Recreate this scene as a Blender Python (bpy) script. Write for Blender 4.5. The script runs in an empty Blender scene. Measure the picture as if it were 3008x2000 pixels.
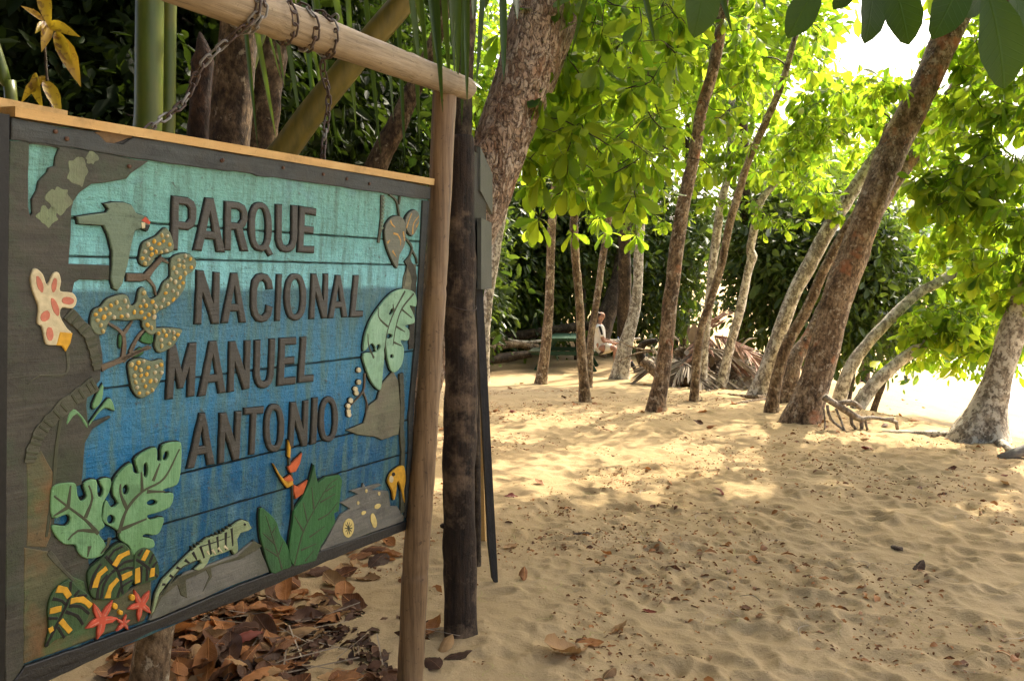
import bpy, bmesh, math, random
import numpy as np
from mathutils import Vector, Matrix, Quaternion
from mathutils.geometry import tessellate_polygon
random.seed(7); RNG = np.random.default_rng(7)
scene = bpy.context.scene
C = scene.collection
R = math.radians

# ------------------------------------------------------------------ camera, sky, sun, exposure
PW, PH, F = 3008.0, 2000.0, 2400.0           # photograph size and focal length in its pixels
CAMZ, PITCH = 1.65, R(4.2)
cam_d = bpy.data.cameras.new('camera'); cam = bpy.data.objects.new('camera', cam_d); C.objects.link(cam)
cam_d.sensor_width = 36; cam_d.lens = F / PW * 36; cam_d.clip_start = 0.05; cam_d.clip_end = 6000
cam.location = (0, 0, CAMZ); cam.rotation_euler = (R(90) - PITCH, 0, 0)
scene.camera = cam
SUN = Vector((0.66, 0.70, 1.12)).normalized()  # towards the sun
w = bpy.data.worlds.new('World'); scene.world = w; w.use_nodes = True
wn = w.node_tree; bg = wn.nodes['Background']
sky = wn.nodes.new('ShaderNodeTexSky'); sky.sky_type = 'NISHITA'; sky.sun_disc = False
sky.sun_elevation = math.asin(SUN.z); sky.sun_rotation = math.atan2(SUN.x, SUN.y)
sky.air_density = 0.7; sky.dust_density = 8.0; sky.ozone_density = 0.0; sky.altitude = 0
wn.links.new(sky.outputs[0], bg.inputs[0]); bg.inputs[1].default_value = 0.15
sl = bpy.data.lights.new('sun', 'SUN'); so = bpy.data.objects.new('sun', sl); C.objects.link(so)
sl.energy = 2.1; sl.angle = R(0.53); sl.color = (1.0, 0.90, 0.72)
so.rotation_euler = (-SUN).to_track_quat('-Z', 'Y').to_euler(); so.location = SUN * 60
vs = scene.view_settings; vs.view_transform = 'Standard'; vs.look = 'None'; vs.exposure = 2.15; vs.gamma = 1
scene.render.engine = 'CYCLES'
scene.cycles.max_bounces = 6; scene.cycles.diffuse_bounces = 3; scene.cycles.transmission_bounces = 5
scene.cycles.caustics_reflective = False; scene.cycles.caustics_refractive = False

# ------------------------------------------------------------------ numeric helpers
def sstep(a, b, x):
    t = np.clip((np.asarray(x, float) - a) / (b - a), 0, 1); return t * t * (3 - 2 * t)
def _h(i, j, k=0):
    n = (i.astype(np.int64) * 374761393 + j.astype(np.int64) * 668265263 + np.int64(k) * 2147483647 * 3) & 0xffffffff
    n = ((n ^ (n >> 13)) * 1274126177) & 0xffffffff
    return ((n ^ (n >> 16)) & 0xffff) / 65535.0
def vn(x, y, k=0):
    x = np.asarray(x, float); y = np.asarray(y, float)
    i = np.floor(x); j = np.floor(y); u = x - i; v = y - j; u = u*u*(3-2*u); v = v*v*(3-2*v)
    i = i.astype(np.int64); j = j.astype(np.int64)
    return (_h(i, j, k)*(1-u) + _h(i+1, j, k)*u)*(1-v) + (_h(i, j+1, k)*(1-u) + _h(i+1, j+1, k)*u)*v - 0.5
XE = ([-30, -20, 0, 4, 7, 8, 9, 10.5, 12.5, 16, 25, 40, 80, 300], [20, 16, 11, 8.4, 6.0, 5.4, 4.75, 4.35, 3.95, 4.2, 7, 13, 34, 160])
XH = ([-30, 4, 9, 14, 18, 20.5, 23, 26, 40, 300], [-6, -3.4, -3.0, -2.6, -1.2, 1.0, 4.0, 6.5, 12, 150])
def zg(x, y):                                  # large-scale ground height
    x = np.asarray(x, float); y = np.asarray(y, float)
    s = x - np.interp(y, *XE)
    z = -0.38 * sstep(9.0, 17.5, y) + 0.09 * np.exp(-((x + 0.15)**2 / 0.7 + (y - 3.5)**2 / 1.3))
    z = z + 0.05 * vn(x * 0.45, y * 0.45, 3) + 0.02 * vn(x * 1.3, y * 1.3, 4)
    z = z - 0.75 * sstep(0.0, 2.6, s) - 0.16 * np.clip(s - 1, 0, 30) - 0.0 * s
    h = np.interp(y, *XH) - x
    return z + 2.4 * sstep(0, 7, h) + 0.12 * np.clip(h - 7, 0, 30)
def zg1(x, y): return float(zg(np.array([x]), np.array([y]))[0])
FWD = Vector((0, math.cos(PITCH), -math.sin(PITCH))); UPV = Vector((0, math.sin(PITCH), math.cos(PITCH)))
def ray(px, py): return Vector((1, 0, 0)) * ((px - PW/2) / F) + UPV * ((PH/2 - py) / F) + FWD
def at(px, py, Y):                             # the point of a photo direction at world distance Y
    d = ray(px, py); return Vector((0, 0, CAMZ)) + d * (Y / d.y)
def gnd(px, py):                               # where that direction meets the ground
    d = ray(px, py); lo = 0.5; t = lo
    while t < 120:
        p = Vector((0, 0, CAMZ)) + d * t
        if p.z <= zg1(p.x, p.y): break
        t *= 1.01
    a, b = t / 1.01, t
    for _ in range(14):
        m = (a + b) / 2; p = Vector((0, 0, CAMZ)) + d * m
        if p.z <= zg1(p.x, p.y): b = m
        else: a = m
    return Vector((0, 0, CAMZ)) + d * b
def proj(P):                                   # n x 3 array -> pixel x, y, depth
    P = np.asarray(P, float); q = P - np.array([0, 0, CAMZ])
    dep = q @ np.array(FWD); return PW/2 + F*q[:, 0]/dep, PH/2 - F*(q @ np.array(UPV))/dep, dep

# ------------------------------------------------------------------ object helpers
ORG = {}
def tag(o, label=None, cat=None, group=None, kind=None):
    if label: o['label'] = label
    if cat: o['category'] = cat
    if group: o['group'] = group
    if kind: o['kind'] = kind
    return o
def thing(name, loc, label, cat, group=None):
    o = bpy.data.objects.new(name, None); C.objects.link(o); o.location = loc; o.empty_display_size = 0.1
    ORG[o.name] = Vector(loc); return tag(o, label, cat, group)
def mesh(name, v, f, smooth=True, mat=None):
    me = bpy.data.meshes.new(name); me.from_pydata([tuple(p) for p in v], [], f)
    if smooth: me.shade_smooth()
    if mat: me.materials.append(mat)
    return me
def obj(name, vf, mat, parent=None, smooth=True, origin=None):
    """world-space vertices; the object's origin is its parent's (or the given) point"""
    v, f = vf
    og = ORG[parent.name] if parent else Vector(origin if origin is not None else np.mean(np.array([tuple(p) for p in v]), 0))
    me = mesh(name, [Vector(p) - og for p in v], f, smooth, mat)
    o = bpy.data.objects.new(name, me); C.objects.link(o)
    if parent: o.parent = parent
    else: o.location = og
    ORG[o.name] = og; return o
def inst(name, me, M, parent=None):
    o = bpy.data.objects.new(name, me); C.objects.link(o)
    if parent:
        o.parent = parent; o.matrix_local = Matrix.Translation(-ORG[parent.name]) @ M
    else: o.matrix_local = M
    ORG[o.name] = M.translation.copy(); return o
def add(*parts):
    V = []; Fc = []
    for v, f in parts:
        n = len(V); V += [Vector(p) for p in v]; Fc += [[i + n for i in q] for q in f]
    return V, Fc
def box(c, sx, sy, sz, M=None):
    v = [Vector((x*sx/2, y*sy/2, z*sz/2)) for z in (-1, 1) for x, y in ((-1, -1), (1, -1), (1, 1), (-1, 1))]
    if M: v = [M @ p for p in v]
    v = [p + Vector(c) for p in v]
    return v, [[3,2,1,0],[4,5,6,7],[0,1,5,4],[1,2,6,5],[2,3,7,6],[3,0,4,7]]
def spline(pts, step):
    """Catmull-Rom through points (tuples of any length), resampled"""
    P = [np.array(p, float) for p in pts]
    if len(P) == 2: P = [P[0], (P[0]+P[1])/2, P[1]]
    P = [2*P[0]-P[1]] + P + [2*P[-1]-P[-2]]; out = []
    for i in range(1, len(P)-2):
        n = max(1, int(np.linalg.norm((P[i+1]-P[i])[:3]) / step))
        for k in range(n):
            t = k/n; a, b, c, d = P[i-1:i+3]
            out.append(0.5*(2*b + (c-a)*t + (2*a-5*b+4*c-d)*t*t + (3*b-a-3*c+d)*t**3))
    out.append(P[-2]); return out
def tube(pts, seg=10, step=0.1, rough=0.0, flare=0.0, k=0, cap=True, resample=True, fl_h=0.16):
    """pts: (x,y,z,r); a tapered, slightly uneven limb"""
    S = spline(pts, step) if resample else [np.array(p, float) for p in pts]
    n = len(S); V = []; Fc = []; L = 0
    T = [Vector(S[min(i+1, n-1)][:3] - S[max(i-1, 0)][:3]).normalized() for i in range(n)]
    u = T[0].orthogonal().normalized()
    for i in range(n):
        if i: L += np.linalg.norm(S[i][:3] - S[i-1][:3])
        u = (u - T[i]*u.dot(T[i])).normalized(); w_ = T[i].cross(u); c = Vector(S[i][:3])
        a = np.arange(seg) * 2*math.pi/seg
        r = S[i][3] * np.ones(seg)
        if rough:
            sc = max(S[i][3], 0.02)
            r = r * (1 + rough*(vn(np.cos(a)*1.3 + k*7.1 + 40, np.sin(a)*1.3 + L/sc*0.35, k)*1.6 + vn(np.cos(a)*3.2 + k*3.3 + 9, np.sin(a)*3.2 + L/sc*1.1, k+5)*0.8))
        if flare:
            r = r * (1 + flare*math.exp(-L/fl_h)*(1 + 0.55*np.cos(a*4 + k*1.7) + 0.3*np.cos(a*7 + k)))
        for j in range(seg): V.append(c + (u*math.cos(a[j]) + w_*math.sin(a[j]))*float(r[j]))
    for i in range(n-1):
        for j in range(seg):
            q = (j+1) % seg; Fc.append([i*seg+j, i*seg+q, (i+1)*seg+q, (i+1)*seg+j])
    if cap: Fc.append(list(range(seg))[::-1]); Fc.append([(n-1)*seg+j for j in range(seg)])
    return V, Fc

# ------------------------------------------------------------------ materials
MATS = {}
def mat(name, build, disp=False):
    m = bpy.data.materials.new(name); m.use_nodes = True; nt = m.node_tree
    b = nt.nodes['Principled BSDF']; b.inputs['Roughness'].default_value = 0.8
    b.inputs['Specular IOR Level'].default_value = 0.3
    build(nt, b); MATS[name] = m; return m
def N(nt, typ, **kw):
    n = nt.nodes.new(typ)
    for k, v in kw.items():
        if k in n.inputs: n.inputs[k].default_value = v
        else: setattr(n, k, v)
    return n
def ramp(nt, src, stops, interp='LINEAR'):
    n = nt.nodes.new('ShaderNodeValToRGB'); cr = n.color_ramp; cr.interpolation = interp
    while len(cr.elements) < len(stops): cr.elements.new(0.5)
    for e, (p, c) in zip(cr.elements, stops): e.position = p; e.color = (*c, 1) if len(c) == 3 else c
    nt.links.new(src, n.inputs[0]); return n.outputs[0]
def mixc(nt, fac, a, b, typ='MIX'):
    n = nt.nodes.new('ShaderNodeMix'); n.data_type = 'RGBA'; n.blend_type = typ
    for s, v in ((0, fac), (6, a), (7, b)):
        if hasattr(v, 'is_linked') or hasattr(v, 'links'): nt.links.new(v, n.inputs[s])
        else: n.inputs[s].default_value = v if s == 0 else (*v, 1)
    return n.outputs[2]
def math_(nt, op, a, b=None):
    n = nt.nodes.new('ShaderNodeMath'); n.operation = op
    for i, v in enumerate((a, b)):
        if v is None: continue
        if hasattr(v, 'links'): nt.links.new(v, n.inputs[i])
        else: n.inputs[i].default_value = v
    return n.outputs[0]
def coords(nt, scale=(1, 1, 1)):
    t = nt.nodes.new('ShaderNodeTexCoord'); m = nt.nodes.new('ShaderNodeMapping'); m.inputs['Scale'].default_value = scale
    nt.links.new(t.outputs['Object'], m.inputs[0]); return m.outputs[0]
def noise(nt, co, scale, detail=4, rough=0.6):
    n = N(nt, 'ShaderNodeTexNoise', Scale=scale, Detail=detail, Roughness=rough); nt.links.new(co, n.inputs['Vector']); return n.outputs['Fac']
def bump(nt, b, h, strength=0.5, dist=0.01):
    n = N(nt, 'ShaderNodeBump', Strength=strength, Distance=dist); nt.links.new(h, n.inputs['Height']); nt.links.new(n.outputs[0], b.inputs['Normal'])
def setc(nt, b, c): nt.links.new(c, b.inputs['Base Color'])

def bark(name, c1, c2, c3, c4=None, sc=1.0, dist=0.012, lichen=None, lt=.56):
    def f(nt, b):
        co = coords(nt, (1, 1, 0.6))
        n1 = noise(nt, co, 9*sc, 6, 0.65); n2 = noise(nt, co, 38*sc, 4, 0.7); n3 = noise(nt, coords(nt), 3.1*sc, 3, 0.6)
        c = ramp(nt, n1, [(0.33, c1), (0.5, c2), (0.66, c3)])
        c = mixc(nt, ramp(nt, n2, [(0.38, (.8,.8,.8)), (0.62, (0,0,0))]), c, tuple(x*0.35 for x in c1))
        if lichen:
            n5 = noise(nt, coords(nt, (1, 1, .8)), 13*sc, 5, .7); c = mixc(nt, ramp(nt, n5, [(lt, (0,0,0)), (lt+.05, (.85,.85,.85))]), c, lichen)
        if c4: c = mixc(nt, ramp(nt, n3, [(0.58, (0,0,0)), (0.68, (.7,.7,.7))]), c, c4)
        setc(nt, b, c); bump(nt, b, math_(nt, 'ADD', n1, n2), 0.9, dist)
    return mat(name, f)
BK_PALE = bark('pale_lichen_bark', (.15,.12,.085), (.38,.325,.24), (.60,.55,.43), lichen=(.60,.56,.45), lt=.5)
BK_MID = bark('mottled_bark', (.08,.05,.026), (.28,.19,.105), (.48,.37,.23), lichen=(.46,.39,.27))
BK_RED = bark('red_patched_bark', (.065,.04,.022), (.28,.19,.115), (.48,.36,.235), (.42,.16,.07), lichen=(.44,.37,.28))
BK_WHITE = bark('bleached_bark', (.24,.20,.15), (.48,.43,.34), (.66,.61,.50), lichen=(.68,.64,.54), lt=.5)
BK_BRN = bark('deep_brown_bark', (.028,.016,.009), (.115,.07,.036), (.27,.185,.105), lichen=(.30,.24,.16), lt=.6)
BK_DARK = bark('dark_bark', (.02,.014,.01), (.07,.05,.03), (.16,.12,.08))
def flaky(nt, b):                                   # bark shed in plates
    co = coords(nt, (1, 1, .5)); wv = N(nt, 'ShaderNodeVectorMath', operation='ADD'); ns = N(nt, 'ShaderNodeTexNoise', Scale=11.0, Detail=4.0); nt.links.new(co, ns.inputs['Vector'])
    sc_ = N(nt, 'ShaderNodeVectorMath', operation='SCALE'); sc_.inputs['Scale'].default_value = .22; nt.links.new(ns.outputs['Color'], sc_.inputs[0]); nt.links.new(co, wv.inputs[0]); nt.links.new(sc_.outputs[0], wv.inputs[1])
    v1 = N(nt, 'ShaderNodeTexVoronoi', Scale=26.0); nt.links.new(wv.outputs[0], v1.inputs['Vector']); v2 = N(nt, 'ShaderNodeTexVoronoi', Scale=26.0, feature='DISTANCE_TO_EDGE'); nt.links.new(wv.outputs[0], v2.inputs['Vector'])
    sx = N(nt, 'ShaderNodeSeparateColor'); nt.links.new(v1.outputs['Color'], sx.inputs[0]); n1 = noise(nt, co, 34, 5, .7); n3 = noise(nt, coords(nt), 2.3, 3)
    c = ramp(nt, sx.outputs[0], [(0, (.26,.16,.10)), (.3, (.36,.25,.165)), (.65, (.52,.42,.32)), (1, (.40,.28,.19))])
    c = mixc(nt, ramp(nt, n3, [(.54, (0,0,0)), (.66, (.7,.7,.7))]), c, (.38,.17,.075)); c = mixc(nt, ramp(nt, n1, [(.36, (.95,.95,.95)), (.50, (0,0,0))]), c, (.07,.04,.025))
    c = mixc(nt, ramp(nt, v2.outputs['Distance'], [(0, (.7,.7,.7)), (.07, (0,0,0))]), c, (.11,.06,.035))
    setc(nt, b, c); h = math_(nt, 'ADD', math_(nt, 'MULTIPLY', sx.outputs[1], .7), math_(nt, 'ADD', ramp(nt, v2.outputs['Distance'], [(0, (0,0,0)), (.12, (1,1,1))]), n1)); bump(nt, b, h, 1.0, .014)
BK_OLD = mat('flaky_tan_bark', flaky)

def leafmat(name, c1, c2, t1, t2, tr=0.5, rough=0.45, spec=0.4, veins=False):
    m = bpy.data.materials.new(name); m.use_nodes = True; nt = m.node_tree; b = nt.nodes['Principled BSDF']
    b.inputs['Roughness'].default_value = rough; b.inputs['Specular IOR Level'].default_value = spec
    a = N(nt, 'ShaderNodeAttribute', attribute_name='rnd'); oi = N(nt, 'ShaderNodeObjectInfo')
    s = math_(nt, 'FRACT', math_(nt, 'ADD', a.outputs['Fac'], oi.outputs['Random']))
    co = coords(nt); nz = noise(nt, co, 30, 2)
    s2 = math_(nt, 'ADD', math_(nt, 'MULTIPLY', s, 0.8), math_(nt, 'MULTIPLY', nz, 0.25))
    cb = ramp(nt, s2, [(0.1, c1), (0.9, c2)])
    if veins:                                       # midrib and side veins in the leaf's own coordinates (x along, y across)
        sp = nt.nodes.new('ShaderNodeSeparateXYZ'); nt.links.new(coords(nt), sp.inputs[0]); ay = math_(nt, 'ABSOLUTE', sp.outputs['Y'])
        lat = math_(nt, 'SINE', math_(nt, 'MULTIPLY', math_(nt, 'SUBTRACT', sp.outputs['X'], math_(nt, 'MULTIPLY', ay, .9)), 75.0))
        mk = math_(nt, 'MAXIMUM', ramp(nt, ay, [(.004, (1,1,1)), (.012, (0,0,0))]), ramp(nt, lat, [(.86, (0,0,0)), (.98, (.25,.25,.25))])); cb = mixc(nt, mk, cb, tuple(x*1.35 for x in c2)); bump(nt, b, mk, .5, .015)
    setc(nt, b, cb)
    t = N(nt, 'ShaderNodeBsdfTranslucent'); nt.links.new(ramp(nt, s2, [(0.1, t1), (0.9, t2)]), t.inputs[0])
    mx = N(nt, 'ShaderNodeMixShader', Fac=tr); nt.links.new(b.outputs[0], mx.inputs[1]); nt.links.new(t.outputs[0], mx.inputs[2])
    nt.links.new(mx.outputs[0], nt.nodes['Material Output'].inputs[0]); MATS[name] = m; return m
LF_ALM = leafmat('almond_leaf', (.03,.075,.014), (.11,.18,.02), (.18,.36,.014), (.50,.64,.03), 0.62, .45, .3)
LF_NEAR = leafmat('dark_near_leaf', (.02,.045,.008), (.032,.065,.011), (.05,.12,.008), (.09,.17,.012), 0.35, .5, .25, veins=True)
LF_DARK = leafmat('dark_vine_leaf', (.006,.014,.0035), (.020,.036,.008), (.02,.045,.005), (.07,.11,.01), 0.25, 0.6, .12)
LF_MIDG = leafmat('mid_green_leaf', (.025,.055,.010), (.07,.12,.02), (.10,.22,.02), (.25,.38,.04), 0.4)
LF_PALM = leafmat('palm_blade', (.02,.045,.010), (.05,.085,.016), (.05,.10,.01), (.12,.18,.02), 0.35, 0.4)
def dry(name, c1, c2, tr=0.12, veins=False):
    return leafmat(name, c1, c2, tuple(x*1.2 for x in c1), tuple(x*1.2 for x in c2), tr, 0.6, 0.25, veins)
LF_DRY = dry('dry_brown_leaf', (.08,.03,.012), (.40,.17,.05), .2, True); LF_RED = dry('dry_red_leaf', (.16,.035,.022), (.24,.06,.03))
LF_STRAW = dry('dead_frond', (.14,.105,.07), (.36,.29,.20)); LF_PINK = dry('dead_frond_red', (.20,.09,.05), (.38,.22,.14))
LF_YEL = leafmat('yellowing_leaf', (.34,.20,.015), (.42,.29,.02), (.42,.26,.015), (.42,.33,.02), 0.35)
def plain(name, c, rough=0.7, sc=60, amt=0.35, spec=0.3, bmp=0.25, stretch=(1, 1, 1)):
    def f(nt, b):
        co = coords(nt, stretch); n1 = noise(nt, co, sc, 5, 0.65); n2 = noise(nt, co, sc*0.16, 3)
        k = math_(nt, 'ADD', math_(nt, 'MULTIPLY', n1, 0.6), math_(nt, 'MULTIPLY', n2, 0.4))
        setc(nt, b, ramp(nt, k, [(0.3, tuple(x*(1-amt) for x in c)), (0.7, tuple(min(1, x*(1+amt)) for x in c))]))
        b.inputs['Roughness'].default_value = rough; b.inputs['Specular IOR Level'].default_value = spec
        bump(nt, b, n1, bmp, 0.004)
    return mat(name, f)
# ------------------------------------------------------------------ ground
def sand_mat(nt, b):
    co = coords(nt); n1 = noise(nt, co, 1.1, 4); n2 = noise(nt, co, 9, 5, 0.7); n3 = noise(nt, co, 260, 3, 0.7); n4 = noise(nt, co, 60, 3, 0.7)
    c = ramp(nt, n1, [(0.35, (.36,.26,.128)), (0.65, (.44,.33,.178))])
    c = mixc(nt, ramp(nt, n2, [(0.54, (0,0,0)), (0.72, (.55,.55,.55))]), c, (.27,.185,.10))
    c = mixc(nt, ramp(nt, n4, [(0.60, (0,0,0)), (0.70, (.6,.6,.6))]), c, (.20,.13,.07))
    c = mixc(nt, 0.35, c, ramp(nt, n3, [(0.3, (.17,.11,.05)), (0.7, (.55,.42,.24))]))
    setc(nt, b, c); b.inputs['Roughness'].default_value = 0.95; b.inputs['Specular IOR Level'].default_value = 0.1
    bump(nt, b, math_(nt, 'ADD', math_(nt, 'MULTIPLY', n3, 0.35), math_(nt, 'ADD', n4, n2)), 0.55, 0.012)
SAND = mat('sand', sand_mat)
RES = 0.0125; GX0, GX1, GY0, GY1 = -3.0, 9.0, 0.6, 15.0
hm = np.zeros((int((GY1-GY0)/RES), int((GX1-GX0)/RES)), np.float32)
for i in range(13000):                           # footprints and scuffs
    x = random.uniform(GX0+.3, GX1-.3); y = GY0 + .3 + (GY1-GY0-.6)*random.random()**1.15
    a = random.gauss(2.6, 0.7); L = random.uniform(.032, .11)*(1 if random.random() < .5 else .7); W = L*random.uniform(.4, .75); d = L*random.uniform(.08, .165)
    m = L*1.9; i0, i1 = int((y-m-GY0)/RES), int((y+m-GY0)/RES); j0, j1 = int((x-m-GX0)/RES), int((x+m-GX0)/RES)
    i0 = max(i0, 0); j0 = max(j0, 0); i1 = min(i1, hm.shape[0]); j1 = min(j1, hm.shape[1])
    if i1 <= i0 or j1 <= j0: continue
    yy, xx = np.mgrid[i0:i1, j0:j1]; xx = xx*RES+GX0-x; yy = yy*RES+GY0-y
    p = (xx*math.cos(a)+yy*math.sin(a))/L; q = (-xx*math.sin(a)+yy*math.cos(a))/W; r2 = p*p+q*q
    hm[i0:i1, j0:j1] += d*(-1.25*np.exp(-r2*1.1)*(1+0.4*p) + 0.75*np.exp(-((np.sqrt(r2)-1.45)**2)*5)*(1-0.5*p))
def zfine(x, y):
    u = (np.asarray(x, float)-GX0)/RES; v = (np.asarray(y, float)-GY0)/RES
    ok = (u > 1) & (v > 1) & (u < hm.shape[1]-2) & (v < hm.shape[0]-2)
    uu = np.where(ok, u, 1); vv = np.where(ok, v, 1); i = vv.astype(int); j = uu.astype(int); fu = uu-j; fv = vv-i
    h = (hm[i, j]*(1-fu)+hm[i, j+1]*fu)*(1-fv) + (hm[i+1, j]*(1-fu)+hm[i+1, j+1]*fu)*fv
    amp = 0.35 + 0.65*sstep(-0.5, 0.9, x)       # smoother drift sand by the posts
    s = x - np.interp(y, *XE)
    return np.where(ok, h, 0)*amp*sstep(6, 1, s) + 0.018*vn(x*4, y*4, 8)*amp + 0.008*vn(x*13, y*13, 9)
def zt(x, y): return zg(x, y) + zfine(x, y)
def zt1(x, y): return float(zt(np.array([x]), np.array([y]))[0])
ang = np.concatenate([np.linspace(-44, 44, 560), np.linspace(44, 316, 60)[1:-1]]) * math.pi/180
rad = np.concatenate([[0.25, 0.7, 1.2], np.geomspace(1.5, 26, 640), np.geomspace(26, 2500, 60)[1:]])
AA, RR = np.meshgrid(ang, rad); X = RR*np.sin(AA); Y = RR*np.cos(AA); Z = np.maximum(zt(X, Y), -3.2)
Z = np.where(RR > 150, np.minimum(Z, 6.0), Z)
na = len(ang); nr = len(rad)
V = np.stack([X.ravel(), Y.ravel(), Z.ravel()], 1); V = np.vstack([V, [[0, 0, zt1(0, 0)]]])
idx = np.arange(nr*na).reshape(nr, na); nx = np.roll(idx, -1, 1)
Q = np.stack([idx[:-1].ravel(), idx[1:].ravel(), nx[1:].ravel(), nx[:-1].ravel()], 1)
def np_mesh(name, V, Q, mat_, smooth=True, rnd=None):
    """fast mesh from arrays; Q is m x k with k = 3 or 4"""
    me = bpy.data.meshes.new(name); k = Q.shape[1]
    me.vertices.add(len(V)); me.vertices.foreach_set('co', np.ascontiguousarray(V, np.float32).ravel())
    me.loops.add(Q.size); me.loops.foreach_set('vertex_index', np.ascontiguousarray(Q, np.int32).ravel())
    me.polygons.add(len(Q)); me.polygons.foreach_set('loop_start', np.arange(len(Q), dtype=np.int32)*k)
    me.update(calc_edges=True)
    if rnd is not None:
        at_ = me.attributes.new('rnd', 'FLOAT', 'POINT'); at_.data.foreach_set('value', np.ascontiguousarray(rnd, np.float32))
    if smooth: me.shade_smooth()
    me.materials.append(mat_); me.validate(); return me
go = bpy.data.objects.new('sand_ground', np_mesh('sand_ground', V, Q[:, ::-1], SAND)); C.objects.link(go)
if go.data.polygons[1000].normal.z < 0: go.data.flip_normals()
tag(go, 'trodden tan beach sand with footprints and leaf crumbs', kind='structure')
def water_mat(nt, b):
    setc(nt, b, ramp(nt, noise(nt, coords(nt, (.35, .12, 1)), 0.6, 6, .7), [(.35, (.42,.50,.46)), (.5, (.80,.82,.78))])); b.inputs['Roughness'].default_value = 0.15
    b.inputs['Specular IOR Level'].default_value = 0.5
    bump(nt, b, noise(nt, coords(nt, (1, .5, 1)), 0.8, 5), 0.6, 0.4)
wo = obj('sea_water', ([(9, -400, -2.3), (4000, -400, -2.3), (4000, 4000, -2.3), (9, 4000, -2.3)], [[0, 1, 2, 3]]), mat('water', water_mat))
tag(wo, kind='structure')
hv = []; hf = []; n = 60                          # wooded headland across the bay
for i in range(n+1):
    t = i/n; x = 60 + 520*t; y = 620 - 120*t
    for j in range(9):
        s = j/8; top = (22+60*math.sin(math.pi*min(1, t*1.05))**0.8*(0.8+0.5*float(vn(t*7, 3.3))))
        hv.append((x + 8*float(vn(t*30, j*.7)), y + s*140, -3 + top*math.sin(s*math.pi/2) + 5*float(vn(t*40, j*1.9, 4))))
for i in range(n):
    for j in range(8): a = i*9+j; hf.append([a, a+9, a+10, a+1])
tag(obj('headland', (hv, hf), plain('far_forest', (.05,.085,.04), 0.9, 0.12, 0.5)), kind='structure')

# ------------------------------------------------------------------ the carved sign: plane from its four corners
TL, TR, BR, BL = (28, 346), (1260, 550), (1196, 1550), (13, 2047)
rs = [np.array(ray(*c)) for c in (TL, TR, BR, BL)]
A = np.stack([rs[0], -rs[1], rs[2], -rs[3]], 1); k = np.linalg.svd(A)[2][-1]; k = k/k[1]
YR = 2.95; s = YR/rs[1][1]
P4 = [Vector((0, 0, CAMZ)) + Vector(rs[i])*float(k[i]*s) for i in range(4)]
eu = (P4[1]-P4[0]).normalized(); en = eu.cross(P4[3]-P4[0]).normalized()
if en.y > 0: en = -en
ew = en.cross(eu).normalized()
if ew.z < 0: ew = -ew
SW = (P4[1]-P4[0]).length; SH = (P4[3]-P4[0]).length
SO = P4[0]
SM = Matrix(((eu.x, en.x, ew.x, SO.x), (eu.y, en.y, ew.y, SO.y), (eu.z, en.z, ew.z, SO.z), (0, 0, 0, 1)))  # local x = along, y = out of the board, z = up
SMI = SM.inverted()
print('SIGN', SW, SH, 'skew', eu.dot((P4[3]-P4[0]).normalized()), [tuple(round(c, 2) for c in p) for p in P4])
def suv(px, py):
    d = ray(px, py); o = Vector((0, 0, CAMZ)); t = (SO-o).dot(en)/d.dot(en); q = SMI @ (o+d*t); return (q.x, q.z)
def Z1(p): return [suv(x/1.96, 300+y/1.96) for x, y in p]
def Z2(p): return [suv(600+x/1.96, 300+y/1.96) for x, y in p]
def Z3(p): return [suv(x/1.5686, 1000+y/1.5686) for x, y in p]
def Z4(p): return [suv(600+x/1.568, 1000+y/1.568) for x, y in p]
def Z0(p): return [suv(x, y) for x, y in p]
base = (P4[3]+P4[2])/2
sign = bpy.data.objects.new('carved_park_sign', None); C.objects.link(sign); sign.matrix_world = SM
tag(sign, 'carved and painted wooden park sign with raised lettering hung by chains from the pole', 'sign')
def area(r): return sum(a[0]*b[1]-b[0]*a[1] for a, b in zip(r, r[1:]+r[:1]))/2
def rough_ring(r, seg, jit):
    out = []
    for a, b in zip(r, r[1:]+r[:1]):
        n = max(1, int(math.hypot(b[0]-a[0], b[1]-a[1])/seg))
        for q in range(n):
            t = q/n; out.append((a[0]+(b[0]-a[0])*t+random.uniform(-jit, jit), a[1]+(b[1]-a[1])*t+random.uniform(-jit, jit)))
    return out
def curve_ring(r, n=3):
    out = []; L = len(r)
    for i in range(L):
        a, b, c, d = (np.array(r[(i+q) % L]) for q in (-1, 0, 1, 2))
        for q in range(n):
            t = q/n; out.append(tuple(0.5*(2*b+(c-a)*t+(2*a-5*b+4*c-d)*t*t+(3*b-a-3*c+d)*t**3)))
    return out
def inset(r, d):
    out = []; L = len(r)
    for i in range(L):
        p0, p1, p2 = (np.array(r[(i+q) % L]) for q in (-1, 0, 1))
        e1 = p1-p0; e2 = p2-p1; e1 = e1/(np.linalg.norm(e1)+1e-9); e2 = e2/(np.linalg.norm(e2)+1e-9)
        n1 = np.array((-e1[1], e1[0])); n2 = np.array((-e2[1], e2[0])); m = n1+n2; q = max(0.35, 1+float(n1@n2))
        out.append(tuple(p1+m*(d/q)))
    return out
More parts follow.
